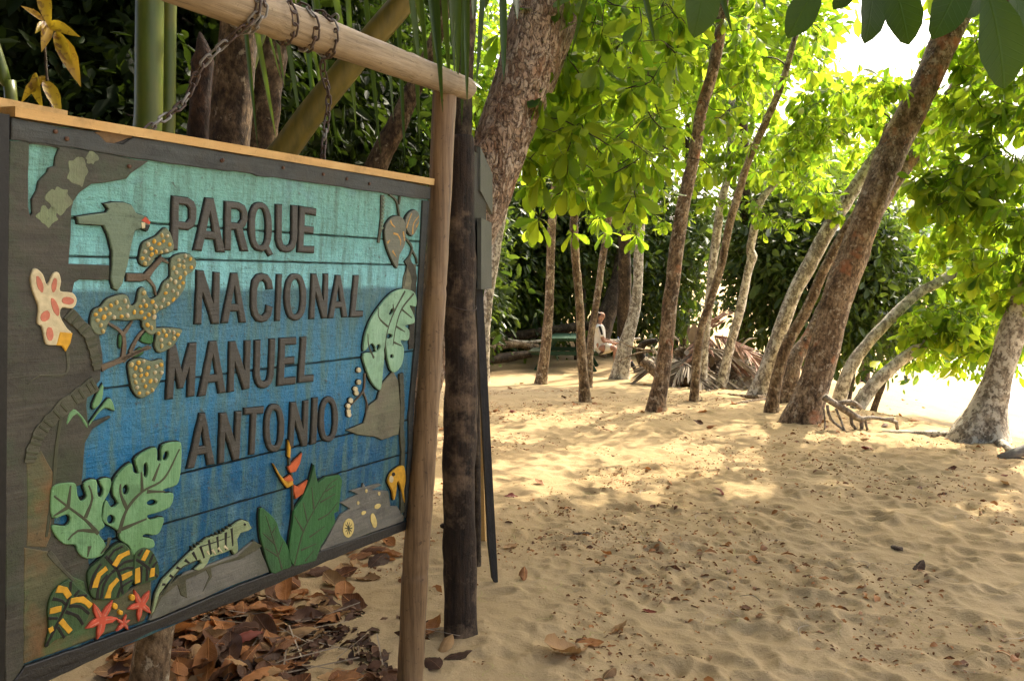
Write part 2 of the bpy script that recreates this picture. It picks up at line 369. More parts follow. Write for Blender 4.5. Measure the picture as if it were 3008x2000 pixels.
def slab(rings, y0, y1, bev=0.002):
    """rings (first is the outline, others holes) in board coordinates -> closed relief piece from y0 to y1"""
    V = []; Fc = []; tops = []
    for i, r in enumerate(rings):
        if (area(r) < 0) == (i == 0): r = r[::-1]   # outline counter-clockwise, holes clockwise
        t = inset(r, bev); n = len(r); o = len(V)
        V += [(p[0], y0, p[1]) for p in r] + [(p[0], y1-bev, p[1]) for p in r] + [(p[0], y1, p[1]) for p in t]
        for lv in (0, 1):
            for j in range(n): q = (j+1) % n; Fc.append([o+lv*n+j, o+lv*n+q, o+(lv+1)*n+q, o+(lv+1)*n+j])
        tops.append((o+2*n, t))
    flat = []; ids = []
    for o, t in tops: flat.append([Vector((p[0], p[1], 0)) for p in t]); ids += list(range(o, o+len(t)))
    for tri in tessellate_polygon(flat): Fc.append([ids[i] for i in tri])
    return V, Fc
def spart(name, vf, m, parent=None, label=None, smooth=False):
    me = mesh(name, [(p[0], p[1]*.62 if p[1] > 0 else p[1], p[2]) for p in vf[0]], vf[1], smooth, m); bm = bmesh.new(); bm.from_mesh(me); bmesh.ops.recalc_face_normals(bm, faces=bm.faces); bm.to_mesh(me); bm.free()
    o = bpy.data.objects.new(name, me); C.objects.link(o); o.parent = parent or sign
    if label: o['label'] = label
    return o
def relief(name, ring, h, m, parent=None, holes=(), y0=-0.004, seg=0.03, jit=0.0006, curve=False, label=None, bev=0.002):
    rr = [ring] + list(holes)
    rr = [curve_ring(r) if curve else rough_ring(r, seg, jit) for r in rr]
    o = spart(name, slab(rr, y0, h, bev), m, parent, label)
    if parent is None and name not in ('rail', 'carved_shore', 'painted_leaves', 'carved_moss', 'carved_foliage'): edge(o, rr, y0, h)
    return o
def edge(o, rr, y0, h):                              # shadow line and dark edge paint put in as a dark rim round figures
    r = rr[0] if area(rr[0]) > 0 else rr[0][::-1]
    spart('dark_rim', slab([inset(r, -.0022)] + [inset(q if area(q) > 0 else q[::-1], .0015) for q in rr[1:]], y0-.002, max(h*.45, .003), .0006), RIMSEAM, o)
def strip(name, pts, wd, h, m, parent=None, y0=0.0, taper=0.6):
    P = [np.array(p, float) for p in pts]
    S = spline([(p[0], p[1], 0) for p in P], 0.012); n = len(S); a = []; b = []
    for i in range(n):
        t = S[min(i+1, n-1)]-S[max(i-1, 0)]; t = t/(np.linalg.norm(t)+1e-9); q = np.array((-t[1], t[0])); f_ = wd/2*(1-taper*i/(n-1))*random.uniform(.85, 1.15)
        a.append(tuple(S[i][:2]+q*f_)); b.append(tuple(S[i][:2]-q*f_))
    return spart(name, slab([a+b[::-1]], y0, h, 0.0008), m, parent)

def paint_mat(nt, b):                              # sky over sea, brushed on old boards
    t = nt.nodes.new('ShaderNodeTexCoord'); sp = nt.nodes.new('ShaderNodeSeparateXYZ'); nt.links.new(t.outputs['Object'], sp.inputs[0])
    co = coords(nt); co2 = coords(nt, (1, 1, .12)); n1 = noise(nt, co, 7, 5, .65); n2 = noise(nt, co2, 30, 4, .7); n3 = noise(nt, co, 45, 4, .7); n4 = noise(nt, coords(nt, (.15, 1, 1)), 160, 3, .7)
    v = math_(nt, 'DIVIDE', math_(nt, 'MULTIPLY', sp.outputs['Z'], -1), SH)
    v = math_(nt, 'ADD', v, math_(nt, 'MULTIPLY', math_(nt, 'SUBTRACT', n1, 0.5), 0.012))
    hz = HORZ
    c = ramp(nt, v, [(0, (.15,.33,.25)), (hz*.55, (.15,.39,.36)), (hz-.006, (.21,.52,.56)), (hz+.004, (.05,.145,.20)), (hz+.18, (.045,.195,.31)), (hz+.32, (.009,.13,.275)), (hz+.45, (.003,.08,.175)), (1, (.002,.056,.105))])
    c = mixc(nt, ramp(nt, n2, [(.38, (.7,.7,.7)), (.56, (0,0,0))]), c, (.08,.16,.12))
    c = mixc(nt, ramp(nt, n1, [(.55, (0,0,0)), (.75, (.5,.5,.5))]), c, (.15,.31,.37), 'MIX')
    c = mixc(nt, ramp(nt, n3, [(.60, (0,0,0)), (.68, (.75,.75,.75))]), c, (.055,.06,.045)); c = mixc(nt, ramp(nt, noise(nt, co, 2.6, 4, .6), [(.54, (0,0,0)), (.72, (.4,.4,.4))]), c, (.06,.10,.075))
    c = mixc(nt, 1.0, c, ramp(nt, n4, [(.25, (.72,.72,.72)), (.75, (1.08,1.08,1.08))]), 'MULTIPLY')
    setc(nt, b, c); b.inputs['Roughness'].default_value = .48; b.inputs['Specular IOR Level'].default_value = .25
    bump(nt, b, math_(nt, 'ADD', math_(nt, 'MULTIPLY', noise(nt, co, 26, 5, .75), 1.3), math_(nt, 'ADD', n3, math_(nt, 'MULTIPLY', n4, .6))), .8, .007)
q = [suv(209, 853), suv(1161, 846)]; HORZ = -(q[0][1]+q[1][1])/2/SH
PAINT = mat('sky_and_sea_paint', paint_mat); RIMSEAM = plain('dark_rim_and_seam', (.010,.014,.012), .8)
def wood(name, c1, c2, c3=None, rough=.6, sc=1, gl=.3, axis=0, patch=None, bmp=.5):
    st = [1, 1, 1]; st[axis] = .08
    def f(nt, b):
        g = noise(nt, coords(nt, st), 70*sc, 5, .7); n1 = noise(nt, coords(nt), 6*sc, 4)
        c = ramp(nt, g, [(.3, c1), (.7, c2)])
        if c3: c = mixc(nt, ramp(nt, n1, [(.48, (0,0,0)), (.66, (.8,.8,.8))]), c, c3)
        if patch: c = mixc(nt, ramp(nt, noise(nt, coords(nt), 4.2*sc, 5, .7), [(.5, (0,0,0)), (.64, (.7,.7,.7))]), c, patch)
        sp = noise(nt, coords(nt), 75*sc, 4, .75); st2 = noise(nt, coords(nt, (.5, 1, .5)), 22*sc, 5, .75)
        c = mixc(nt, ramp(nt, st2, [(.52, (0,0,0)), (.68, (.55,.55,.55))]), c, tuple(x*.5 for x in c1)); c = mixc(nt, ramp(nt, sp, [(.62, (0,0,0)), (.70, (.8,.8,.8))]), c, tuple(x*.35+.008 for x in c1))
        c = mixc(nt, ramp(nt, sp, [(.27, (.6,.6,.6)), (.33, (0,0,0))]), c, tuple(min(1, x*1.5+.03) for x in c2))
        setc(nt, b, c); b.inputs['Roughness'].default_value = rough; b.inputs['Specular IOR Level'].default_value = gl
        bump(nt, b, math_(nt, 'ADD', g, math_(nt, 'MULTIPLY', sp, .8)), bmp, .006)
    return mat(name, f)
SLATE = wood('slate_grey_paint', (.028,.033,.030), (.053,.06,.056), (.044,.042,.032)); DARKRAIL = wood('black_rail_paint', (.007,.007,.006), (.022,.022,.019), rough=.45, gl=.5)
UMBER = wood('umber_carved_paint', (.036,.035,.026), (.066,.062,.046), (.036,.048,.024), patch=(.042,.066,.035)); LETTER = wood('letter_paint', (.028,.027,.02), (.054,.051,.04), rough=.5, gl=.45)
MOSS = wood('mossy_carved_paint', (.05,.055,.025), (.10,.10,.05), (.16,.08,.03), patch=(.04,.11,.035)); OLIVE = wood('olive_shore_paint', (.10,.105,.06), (.17,.17,.105), (.12,.10,.07))
GREYSH = wood('grey_shore_paint', (.10,.10,.085), (.16,.155,.125), (.08,.085,.06)); BIRD = wood('grey_green_paint', (.09,.13,.085), (.14,.19,.125))
MONST = wood('pale_green_paint', (.10,.23,.10), (.17,.33,.16), (.09,.20,.07), axis=2); MINT = wood('mint_paint', (.18,.33,.21), (.26,.43,.28), (.15,.29,.16), axis=2)
LFG = wood('leaf_green_paint', (.02,.085,.025), (.04,.14,.04), (.03,.07,.03), axis=2); STRP = wood('dark_leaf_paint', (.02,.05,.018), (.045,.085,.03), axis=2)
VEIN = plain('dark_vein_paint', (.05,.055,.03)); BLACK = plain('black_paint', (.012,.012,.01), .5); YEL = plain('yellow_paint', (.48,.26,.02)); ORNG = plain('orange_paint', (.42,.09,.025))
REDP = plain('coral_red_paint', (.42,.07,.035)); CREAM = plain('cream_paint', (.46,.40,.24)); PINK = plain('pink_paint', (.42,.14,.085)); PALEY = plain('pale_yellow_paint', (.48,.38,.15))
CLUS = wood('sage_cluster_paint', (.10,.13,.075), (.16,.185,.11)); BROWN = wood('branch_paint', (.08,.06,.035), (.13,.10,.065)); IGU = wood('iguana_paint', (.16,.22,.10), (.26,.31,.17)); DKSTEM = wood('dark_stem_paint', (.045,.05,.03), (.085,.085,.055))
PINE = wood('new_pine', (.40,.24,.075), (.50,.31,.11), (.52,.35,.14), axis=0, bmp=.15)

# planks: each board of the sign, with the seams where the photograph shows them
fr = [0, .155, .2225, .4675, .669, .7675, 1.0]
cTL, cTR, cBR, cBL = (Vector((p.x, p.z)) for p in (SMI @ P for P in P4))
for i in range(6):
    g = .0009; a, b = fr[i], fr[i+1]
    c = [cTL.lerp(cBL, a), cTR.lerp(cBR, a), cTR.lerp(cBR, b), cTL.lerp(cBL, b)]
    c[0].y -= g; c[1].y -= g; c[2].y += g; c[3].y += g
    ring = rough_ring([tuple(p) for p in c], .025, .0011)
    off = random.uniform(-.0012, .0012)
    v, f = slab([ring], -.042, off, .0035); nb = len(ring)
    f.append(list(range(nb))[::-1]); spart('plank', (v, f), PAINT)
bb = add(*[([Vector(p) for p in slab([[(x-.035, -SH*.97), (x+.035, -SH*.97), (x+.035, -.02), (x-.035, -.02)]], -.075, -.0425, .003)[0]], slab([[(0, 0), (1, 0), (1, 1), (0, 1)]], 0, 1, .003)[1]) for x in (SW*.2, SW*.8)])
bk = slab([[(cTL.x+.01, cBL.y+.015), (cTR.x-.015, cBR.y+.015), (cTR.x-.015, cTR.y-.03), (cTL.x+.01, cTL.y-.03)]], -.0425, -.036, .001)  # hidden sheet added to stop light showing through the plank gaps
spart('light_stop_sheet', bk, DARKRAIL); e0, e1 = cTL.x-.004, cTL.x-.026; spart('end_board', ([(e1, -.08, cBL.y-.02), (e0+(cBL.x-cTL.x), -.08, cBL.y-.02), (e0, -.08, cTL.y+.005), (e1, -.08, cTL.y+.005), (e1, .012, cBL.y-.02), (e0+(cBL.x-cTL.x), .012, cBL.y-.02), (e0, .012, cTL.y+.005), (e1, .012, cTL.y+.005)], [[3,2,1,0],[4,5,6,7],[0,1,5,4],[1,2,6,5],[2,3,7,6],[3,0,4,7]]), BLACK); spart('back_batten', bb, wood('batten_wood', (.10,.07,.045), (.18,.13,.08), axis=2))
for i in range(1, 6):                               # grime and splintered paint along each seam
    a, b = cTL.lerp(cBL, fr[i]), cTR.lerp(cBR, fr[i]); up_, dn_ = [], []
    for t in np.linspace(.012, .985, 90):
        p = a.lerp(b, t); q = .0005+.0022*max(0, float(vn(t*30, i*3.1)+vn(t*90, i*5.7)*.6))*(0.5 if i == 1 else 1); up_.append((p.x, p.y+q)); dn_.append((p.x, p.y-q*.9-.0004))
    spart('seam_crack', slab([dn_+up_[::-1]], -.003, .0022, .0002), RIMSEAM)
# rails round the edge (the top rail has its rotted bite)
relief('rail', Z1([(55,90),(350,148),(410,155),(520,168),(560,190),(600,232),(700,243),(760,205),(980,232),(1240,285)]) + Z2([(0,275),(700,375),(1180,465),(1293,490),(1290,562),(1245,558),(1120,540),(1000,520),(870,503),(600,462),(400,435),(300,430),(270,412),(0,383)]) + Z1([(1120,375),(900,345),(850,331),(780,330),(600,295),(340,255),(150,232),(140,225),(52,215)]), .0128, SLATE, jit=.0012, label='slate grey top rail with a rotted bite')
relief('rail', Z1([(47,222),(138,226),(138,1540)]) + Z3([(110,100),(108,700),(104,1490),(60,1568),(17,1600),(17,700),(17,100)]) + Z1([(34,800)]), .0109, UMBER, jit=.0012)
relief('rail', Z2([(1250,566),(1288,566),(1262,930),(1232,1410)]) + Z4([(955,345),(955,500),(937,810),(915,815),(935,500),(935,345)]) + Z2([(1205,1410),(1232,930)]), .0125, SLATE, jit=.0012)
relief('rail', Z3([(40,1575),(104,1495),(690,1290),(1098,1120)]) + Z4([(300,1068),(530,965),(912,832),(937,815),(935,862),(560,1010)]) + Z3([(1098,1188),(700,1330),(200,1568),(60,1625)]), .018, DARKRAIL, jit=.001, label='black bottom rail')
nail = mesh('nail_head', *tube([(0, -.002, 0, .005), (0, .001, 0, .005)], 8, resample=False), True, plain('rust', (.09,.045,.025)))
for p in Z1([(305,170),(370,212),(730,370),(1262,338)]) + Z2([(92,335),(440,378),(672,415),(808,442),(938,470)]):
    o = bpy.data.objects.new('nail', nail); C.objects.link(o); o.parent = sign; o.location = (p[0], .0105, p[1])
relief('rot_hollow', Z1([(540,172),(570,205),(605,235),(700,246),(765,208),(740,190),(620,165)]), .004, plain('rotten_wood', (.14,.085,.035)), jit=.002)
relief('rot_hollow', Z1([(650,236),(700,246),(765,208),(735,205),(690,228)]), .006, BLACK, jit=.001)
# pine battens along the top edge
ez = Z2([(1306,440)])[0]
v, f = box((0, 0, 0), 1, 1, 1)
def lbox(x0, x1, y0, y1, z0, z1, z2, z3):
    return ([(x0,y0,z0),(x1,y0,z2),(x1,y1,z2),(x0,y1,z0),(x0,y0,z1),(x1,y0,z3),(x1,y1,z3),(x0,y1,z1)], [[3,2,1,0],[4,5,6,7],[0,1,5,4],[1,2,6,5],[2,3,7,6],[3,0,4,7]])
a0, a1 = Z0([(34,345),(34,313)]); b0, b1 = Z0([(1266,545),(1266,525)])
spart('pine_batten', lbox(a0[0], b0[0]+.01, -.045, .022, a0[1]+.001, a1[1], b0[1]+.001, b1[1]), PINE, label='new pine batten along the top edge')
a0 = Z0([(0,283)])[0]; b0 = Z0([(238,336)])[0]
spart('pine_batten', lbox(a0[0]-.12, b0[0], -.085, -.05, a1[1]-.005, a1[1]+.022, a1[1]-.008, a1[1]+.018), PINE)
# carved picture
LA = relief('carved_foliage', Z1([(128,226),(340,256),(600,300),(780,335),(848,338),(800,372),(740,415),(720,440),(600,462),(520,470),(450,520),(415,570),(400,620),(400,760),(385,930),(620,940),(620,1022),(450,1020),(420,1040),(410,1090),(405,1190),(470,1270),(560,1330),(580,1450),(582,1510)]) + Z3([(460,120),(455,180),(400,240),(392,290),(398,380),(500,346),(505,352),(420,405),(385,470),(375,600),(370,660),(250,700),(240,900),(330,940),(400,1000),(420,1180),(560,1160),(690,1080),(690,1230),(655,1288),(98,1486),(100,700),(102,100)]),
    .0105, UMBER, holes=[Z1([(158,242),(210,240),(332,266),(313,320),(306,370),(272,380),(263,405),(215,455),(200,510),(177,560),(179,640),(166,655),(153,600)])], jit=.001, label='brown carved trees down the left side')
relief('carved_moss', Z3([(100,950),(210,965),(330,1085),(380,1100),(400,1190),(560,1165),(690,1085),(686,1230),(650,1285),(100,1482)]), .0122, MOSS, seg=.02, jit=.0015, label='mossy green and rust ground in the corner')
relief('carved_moss', Z3([(115,560),(180,500),(240,600),(225,900),(205,950),(114,945)]), .0118, MOSS, jit=.0015)
for cx, cy, rx, ry in ((440,400,60,90),(330,560,70,80),(520,320,35,40),(260,660,60,60)):
    relief('painted_leaves', Z1([(cx+rx*math.cos(t)*random.uniform(.7,1.2), cy+ry*math.sin(t)*random.uniform(.7,1.2)) for t in np.arange(0, 6.28, .35)]), .0113, wood('faded_green_paint%d' % cx, (.12,.15,.08), (.17,.22,.11), (.11,.105,.07), axis=2), y0=.009, bev=.0004, curve=True)
bird = relief('carved_parrot', Z1([(430,660),(440,700),(585,710),(610,760),(635,860),(632,940),(625,1010),(640,1070),(665,1080),(690,1045),(720,940),(745,800),(765,740),(800,725),(835,740),(850,700),(840,665),(800,650),(770,640),(745,595),(700,580),(640,575),(590,585),(612,615),(600,635),(500,650)]), .017, BIRD, label='grey green carved parrot')
for p, m in (([(797,680),(820,658),(850,690),(843,702),(815,690)], REDP), ([(796,692),(820,692),(818,722),(800,727)], CREAM), ([(822,706),(850,706),(835,740),(816,730)], BLACK)): relief('beak', Z1(p), .0185, m, bird, y0=.016, bev=.0005)
relief('carved_branch', Z1([(720,985),(820,990),(880,930),(920,880),(925,915),(870,980),(850,1015),(800,1030),(720,1030)]), .012, BROWN)
strips = [(Z1, [(575,1530),(690,1482),(800,1430),(850,1405)], .016), (Z1, [(700,1480),(708,1380),(690,1320),(612,1268)], .013), (Z1, [(706,1330),(755,1258)], .010), (Z1, [(740,1440),(790,1345),(850,1285)], .010), (Z1, [(840,1010),(880,1060),(890,1110)], .010), (Z1, [(920,900),(960,925)], .010), (Z3, [(560,95),(600,60),(690,30)], .012)]
for zf, p, wd in strips: strip('carved_branch', zf(p), wd, .011, BROWN)
for zf, p, wd in ((Z3, [(430,195),(380,230),(300,290),(220,365),(170,430),(140,500),(125,560)], .038), (Z1, [(380,1212),(450,1280),(500,1340),(530,1440),(548,1540)], .030)):
    st = strip('carved_trunk', zf(p), wd, .016, DKSTEM, y0=.008, taper=.35); pp = zf(p)
    for a, b in zip(pp, pp[1:]):
        for t in (.2, .6):
            m = (a[0]+(b[0]-a[0])*t, a[1]+(b[1]-a[1])*t); d = np.array((b[1]-a[1], -(b[0]-a[0]))); d = d/np.linalg.norm(d)*.013
            strip('ring', [(m[0]-d[0], m[1]-d[1]), (m[0]+d[0], m[1]+d[1])], .006, .0185, VEIN, st, y0=.015, taper=0)
strip('carved_stem', Z3([(302,30),(296,148),(175,160),(120,198)]), .008, .013, DKSTEM, y0=.009); strip('carved_stem', Z3([(275,330),(250,500),(240,640),(215,830),(205,900)]), .008, .0135, VEIN, y0=.009, taper=.1)
strip('carved_stem', Z3([(215,970),(290,1060),(330,1100)]), .012, .0145, DKSTEM, y0=.009)
for p in ([(420,290),(465,200),(462,270),(430,312)], [(400,385),(470,290),(500,265),(520,320),(475,308),(420,360)], [(300,385),(312,330),(340,316),(388,370),(392,400),(345,335)]): relief('sprout_leaf', Z3(p), .013, MONST, curve=True)
for p in ([(800,1370),(850,1310),(875,1360),(860,1390)], [(750,1460),(800,1410),(820,1440),(780,1465)], [(680,1340),(695,1345),(690,1410),(676,1400)]): relief('sprout_leaf', Z1(p), .009, LFG, curve=True)
# blossom clusters with raised florets
flo = [mesh('floret', *tube([(0, -.002, 0, .0045), (0, .0025, 0, .004), (0, .0045, 0, .002)], 7, resample=False), True, m) for m in (PALEY, CREAM, plain('amber_paint', (.60,.36,.06)))]
def inside(p, r):
    c = False
    for a, b in zip(r, r[1:]+r[:1]):
        if (a[1] > p[1]) != (b[1] > p[1]) and p[0] < (b[0]-a[0])*(p[1]-a[1])/(b[1]-a[1])+a[0]: c = not c
    return c
for zf, p in ((Z1, [(795,880),(790,905),(800,930),(830,945),(860,930),(895,880),(985,855),(975,770),(945,725),(915,745),(890,770),(850,790),(815,810),(800,850)]),
    (Z1, [(975,900),(1060,870),(1115,910),(1110,960),(1060,1000),(1055,1060),(1010,1130),(945,1180),(890,1215),(885,1320),(850,1335),(810,1290),(800,1250),(720,1255),(640,1250),(610,1270),(590,1330),(540,1330),(510,1280),(525,1200),(570,1175),(610,1130),(700,1105),(730,1130),(745,1170),(775,1150),(790,1080),(820,1070),(850,1130),(900,1110),(930,1040),(970,1000)]),
    (Z1, [(885,1300),(1030,1305),(1020,1345),(985,1400),(910,1440),(880,1400),(890,1340)]), (Z3, [(585,100),(640,80),(690,95),(740,85),(745,140),(720,200),(690,240),(640,262),(605,230),(590,170)])):
    r = zf(p); o = relief('blossom_cluster', r, .0145, CLUS, curve=True); xs = [q[0] for q in r]; ys = [q[1] for q in r]; got = []; rin = inset(r if area(r) > 0 else r[::-1], .005)
    for _ in range(2500):
        q = (random.uniform(min(xs), max(xs)), random.uniform(min(ys), max(ys)))
        if inside(q, rin) and all(math.hypot(q[0]-g[0], q[1]-g[1]) > .0135 for g in got):
            got.append(q); e = bpy.data.objects.new('floret', random.choice(flo)); C.objects.link(e); e.parent = o; e.location = (q[0], .009, q[1]); e.scale = (random.uniform(.85,1.3), 1, random.uniform(1,1.6)); e.rotation_euler = (0, random.uniform(-.6,.6), 0)
orch = relief('carved_orchid', Z1([(160,1000),(185,955),(230,990),(255,1050),(290,985),(320,980),(335,1030),(330,1085),(400,1095),(425,1140),(400,1185),(340,1180),(330,1230),(370,1300),(395,1325),(380,1380),(350,1400),(320,1395),(270,1395),(245,1380),(225,1290),(200,1270),(205,1180),(190,1130),(165,1060)]), .02, CREAM, curve=True, label='cream and pink carved orchid')
def ell(cx, cy, rx, ry, t=0, n=14): return [(cx+rx*math.cos(a)*math.cos(t)-ry*math.sin(a)*math.sin(t), cy+rx*math.cos(a)*math.sin(t)+ry*math.sin(a)*math.cos(t)) for a in np.linspace(0, 2*math.pi, n, endpoint=False)]
for e in ((210,1045,16,50,-.3),(293,1052,15,42,.15),(372,1140,36,22,.1),(242,1228,26,34,.6),(298,1175,18,55,-.35),(268,1330,20,40,-.1)): relief('petal', Z1(ell(*e)), .0215, PINK, orch, y0=.019, bev=.0005)
relief('petal', Z1([(325,1320),(400,1325),(385,1385),(360,1430),(340,1400),(305,1395)]), .022, YEL, orch, y0=.015)
ml = relief('monstera_leaf', Z3([(222,705),(240,662),(310,650),(337,658),(345,710),(362,735),(388,712),(375,655),(430,637),(437,705),(455,715),(465,680),(448,640),(497,632),(492,690),(462,745),(455,810),(470,850),(440,880),(475,935),(455,985),(385,998),(345,965),(335,935),(280,930),(235,880),(230,845),(290,850),(312,820),(295,795),(228,810)]), .019, MONST, curve=True)
for p in ([(440,885),(380,820),(300,760),(235,710)], [(380,810),(412,720),(395,662)], [(300,760),(312,662)], [(425,872),(345,870),(300,912)], [(298,762),(232,803)], [(400,940),(390,990)]): strip('vein', Z3(p), .009, .0205, VEIN, ml, y0=.018)
mr = relief('monstera_leaf', Z3([(510,650),(540,600),(590,560),(600,600),(625,605),(610,545),(650,510),(705,490),(710,545),(730,545),(735,480),(800,463),(822,480),(818,600),(800,660),(740,680),(745,700),(785,700),(770,760),(700,790),(665,800),(680,820),(740,810),(725,870),(700,890),(655,885),(645,900),(690,910),(695,945),(640,960),(605,985),(580,940),(540,910),(530,870),(465,830),(460,790),(475,730),(500,765),(530,745),(510,705)]), .0215, MONST, curve=True, holes=[Z3(ell(*e, n=8)) for e in ((565,682,14,24,.1),(657,592,11,36,0),(686,741,24,14,-.1),(497,818,18,22,0),(750,527,12,24,.3))])
for p in ([(532,880),(570,770),(640,690),(740,630),(812,495)], [(570,770),(540,700),(540,655)], [(640,690),(636,600)], [(690,642),(722,560)], [(662,690),(745,690)], [(545,862),(660,815)], [(490,900),(480,940),(450,975)]): strip('vein', Z3(p), .010, .023, VEIN, mr, y0=.0205)
def stripes(o, ys, bs, h):
    for p in ys: strip('yellow_stripe', Z3(p), .015, h+.0022, YEL, o, y0=h-.001, taper=.2)
    for p in bs: strip('black_stripe', Z3(p), .008, h+.0012, BLACK, o, y0=h-.001, taper=.2)
o = relief('striped_leaf', Z3([(390,1100),(395,1050),(440,1010),(500,950),(545,925),(580,950),(600,985),(600,1040),(600,1100),(560,1160),(510,1185),(440,1185),(405,1165)]), .0225, STRP, curve=True)
stripes(o, [[(420,1130),(440,1070),(475,1040)], [(510,1030),(535,990),(580,968)], [(478,1178),(495,1125),(527,1090)], [(545,1085),(592,1062)]], [[(400,1140),(415,1075),(450,1020)], [(450,1180),(465,1110),(500,1060)], [(500,1060),(555,1015),(598,1005)], [(480,1000),(510,960),(550,940)], [(525,1175),(540,1130),(595,1095)], [(432,1185),(440,1120),(480,1070)], [(470,985),(530,1060),(550,1160)], [(530,1055),(570,1040),(600,1040)]], .0225)
o = relief('striped_leaf', Z3([(602,1000),(612,965),(650,945),(690,970),(715,1030),(715,1080),(680,1100),(612,1118),(600,1080)]), .0245, STRP, curve=True)
stripes(o, [[(640,1005),(665,957)], [(616,1108),(616,1040)], [(682,1080),(686,1040)]], [[(610,1000),(655,1030),(710,1080)], [(630,1110),(635,1030)], [(660,1100),(660,1040)], [(670,1020),(690,975)], [(685,1035),(708,1010)], [(620,985),(640,955)]], .0245)
o = relief('striped_leaf', Z3([(205,1230),(230,1150),(300,1095),(345,1130),(390,1160),(405,1210),(380,1290),(320,1340),(240,1370),(195,1405),(210,1320)]), .0235, STRP, curve=True)
stripes(o, [[(245,1135),(282,1140),(302,1172)], [(308,1192),(360,1183),(402,1215)], [(212,1237),(265,1225)], [(262,1280),(308,1332)], [(208,1328),(228,1315)]], [[(195,1400),(255,1280),(300,1180),(310,1100)], [(225,1180),(270,1190),(290,1210)], [(300,1215),(350,1215),(395,1250)], [(205,1270),(250,1270)], [(285,1240),(340,1260),(365,1300)], [(250,1310),(280,1360)], [(325,1170),(350,1140)], [(340,1170),(385,1165)]], .0235)
for c, tips, k in (((455,1280), [(505,1190),(530,1270),(435,1368),(380,1320),(415,1200)], 17), ((635,1210), [(675,1145),(682,1250),(625,1287),(573,1230),(605,1140)], 15), ((556,1295), [(568,1255),(586,1280),(577,1325),(523,1332),(523,1275)], 10)):
    tips = sorted(tips, key=lambda p: math.atan2(p[1]-c[1], p[0]-c[0])); ring = []
    for a, b in zip(tips, tips[1:]+tips[:1]):
        ta = math.atan2(a[1]-c[1], a[0]-c[0]); d = math.atan2(b[1]-c[1], b[0]-c[0])-ta; d = d if d > 0 else d+2*math.pi
        for t, q in ((.2, .62), (.5, .30), (.8, .62)):
            if t == .2: ring.append(a)
            L = math.hypot(a[0]-c[0], a[1]-c[1])*(1-t)+math.hypot(b[0]-c[0], b[1]-c[1])*t; ring.append((c[0]+L*q*math.cos(ta+d*t), c[1]+L*q*math.sin(ta+d*t)))
    o = relief('red_flower', Z3(ring), .023, REDP, label='coral red five petalled carved flower')
    for t in tips: strip('petal_line', Z3([((c[0]*.8+t[0]*.2), (c[1]*.8+t[1]*.2)), (c[0]*.25+t[0]*.75, c[1]*.25+t[1]*.75)]), .004, .0242, PINK, o, y0=.022)
for e in ((515,1216,12,14),(595,1176,12,14),(540,1245,10,12)): relief('stamen', Z3(ell(*e, n=9)), .025, YEL)
relief('carved_shore', Z0([(432,1818),(455,1765),(480,1727),(540,1678),(600,1660),(690,1625),(735,1588),(757,1600),(786,1678),(700,1708),(440,1820)]), .012, GREYSH, jit=.001)
relief('carved_root', Z0([(437,1812),(450,1765),(470,1735),(520,1690),(600,1662),(690,1632),(740,1586),(765,1600),(750,1612),(700,1640),(640,1655),(615,1665),(618,1690),(590,1735),(608,1690),(600,1672),(540,1700),(545,1755),(525,1745),(515,1715),(470,1750),(445,1800)]), .0145, wood('root_paint', (.045,.05,.025), (.09,.085,.05)))
ig = relief('carved_iguana', Z0([(437,1800),(450,1740),(470,1700),(520,1650),(560,1610),(600,1577),(640,1566),(670,1545),(690,1530),(705,1524),(722,1530),(732,1548),(722,1555),(700,1562),(690,1580),(692,1605),(690,1620),(680,1625),(672,1610),(650,1620),(610,1632),(602,1650),(590,1665),(575,1672),(565,1668),(585,1650),(580,1640),(560,1645),(520,1670),(490,1700),(460,1740),(445,1790)]), .0185, IGU, label='striped green carved iguana')
for i, (a, b) in enumerate((((468,1712),(478,1712)),((490,1685),(502,1692)),((510,1662),(525,1668)),((535,1640),(548,1650)),((558,1618),(570,1640)),((580,1600),(592,1635)),((605,1582),(612,1625)),((630,1572),(634,1618)),((655,1560),(655,1612)),((672,1548),(676,1600)))):
    strip('stripe', Z0([a, b]), .008, .0198, BLACK, ig, y0=.0175, taper=.4)
for a, b in (((600,1615),(606,1625)),((615,1610),(626,1625)),((632,1605),(645,1618)),((650,1600),(662,1610))): strip('pale_stripe', Z0([a, b]), .007, .0204, CREAM, ig, y0=.0175)
strip('dark_line', Z0([(585,1600),(625,1588),(668,1572)]), .004, .0200, BLACK, ig, y0=.0175); strip('dark_line', Z0([(470,1742),(520,1668),(570,1642)]), .006, .0200, VEIN, ig, y0=.0175)
relief('eye', Z0(ell(711,1537,4,4,n=7)), .0205, BLACK, ig, y0=.0175, bev=.0003)
for t in np.linspace(0, 1, 12): strip('spine', Z0([(560+115*t, 1612-64*t), (556+115*t, 1602-64*t)]), .007, .017, VEIN, ig, y0=.0, taper=.7)
hl = relief('heliconia_leaf', Z4([(245,770),(285,790),(320,830),(340,890),(370,940),(390,1030),(350,1050),(298,1063),(260,950),(245,880)]), .020, LFG, curve=True)
for p in ([(345,1048),(320,960),(270,800)], [(310,930),(255,880)], [(330,990),(265,950)], [(300,880),(318,850)], [(330,980),(350,920)]): strip('vein', Z4(p), .006, .0213, VEIN, hl, y0=.019)
hr = relief('heliconia_leaf', Z4([(378,940),(400,780),(440,720),(475,640),(492,570),(510,650),(545,625),(610,615),(622,640),(605,780),(585,790),(590,830),(550,900),(525,940),(500,1010),(400,1035),(380,1000)]), .0225, LFG, jit=.001)
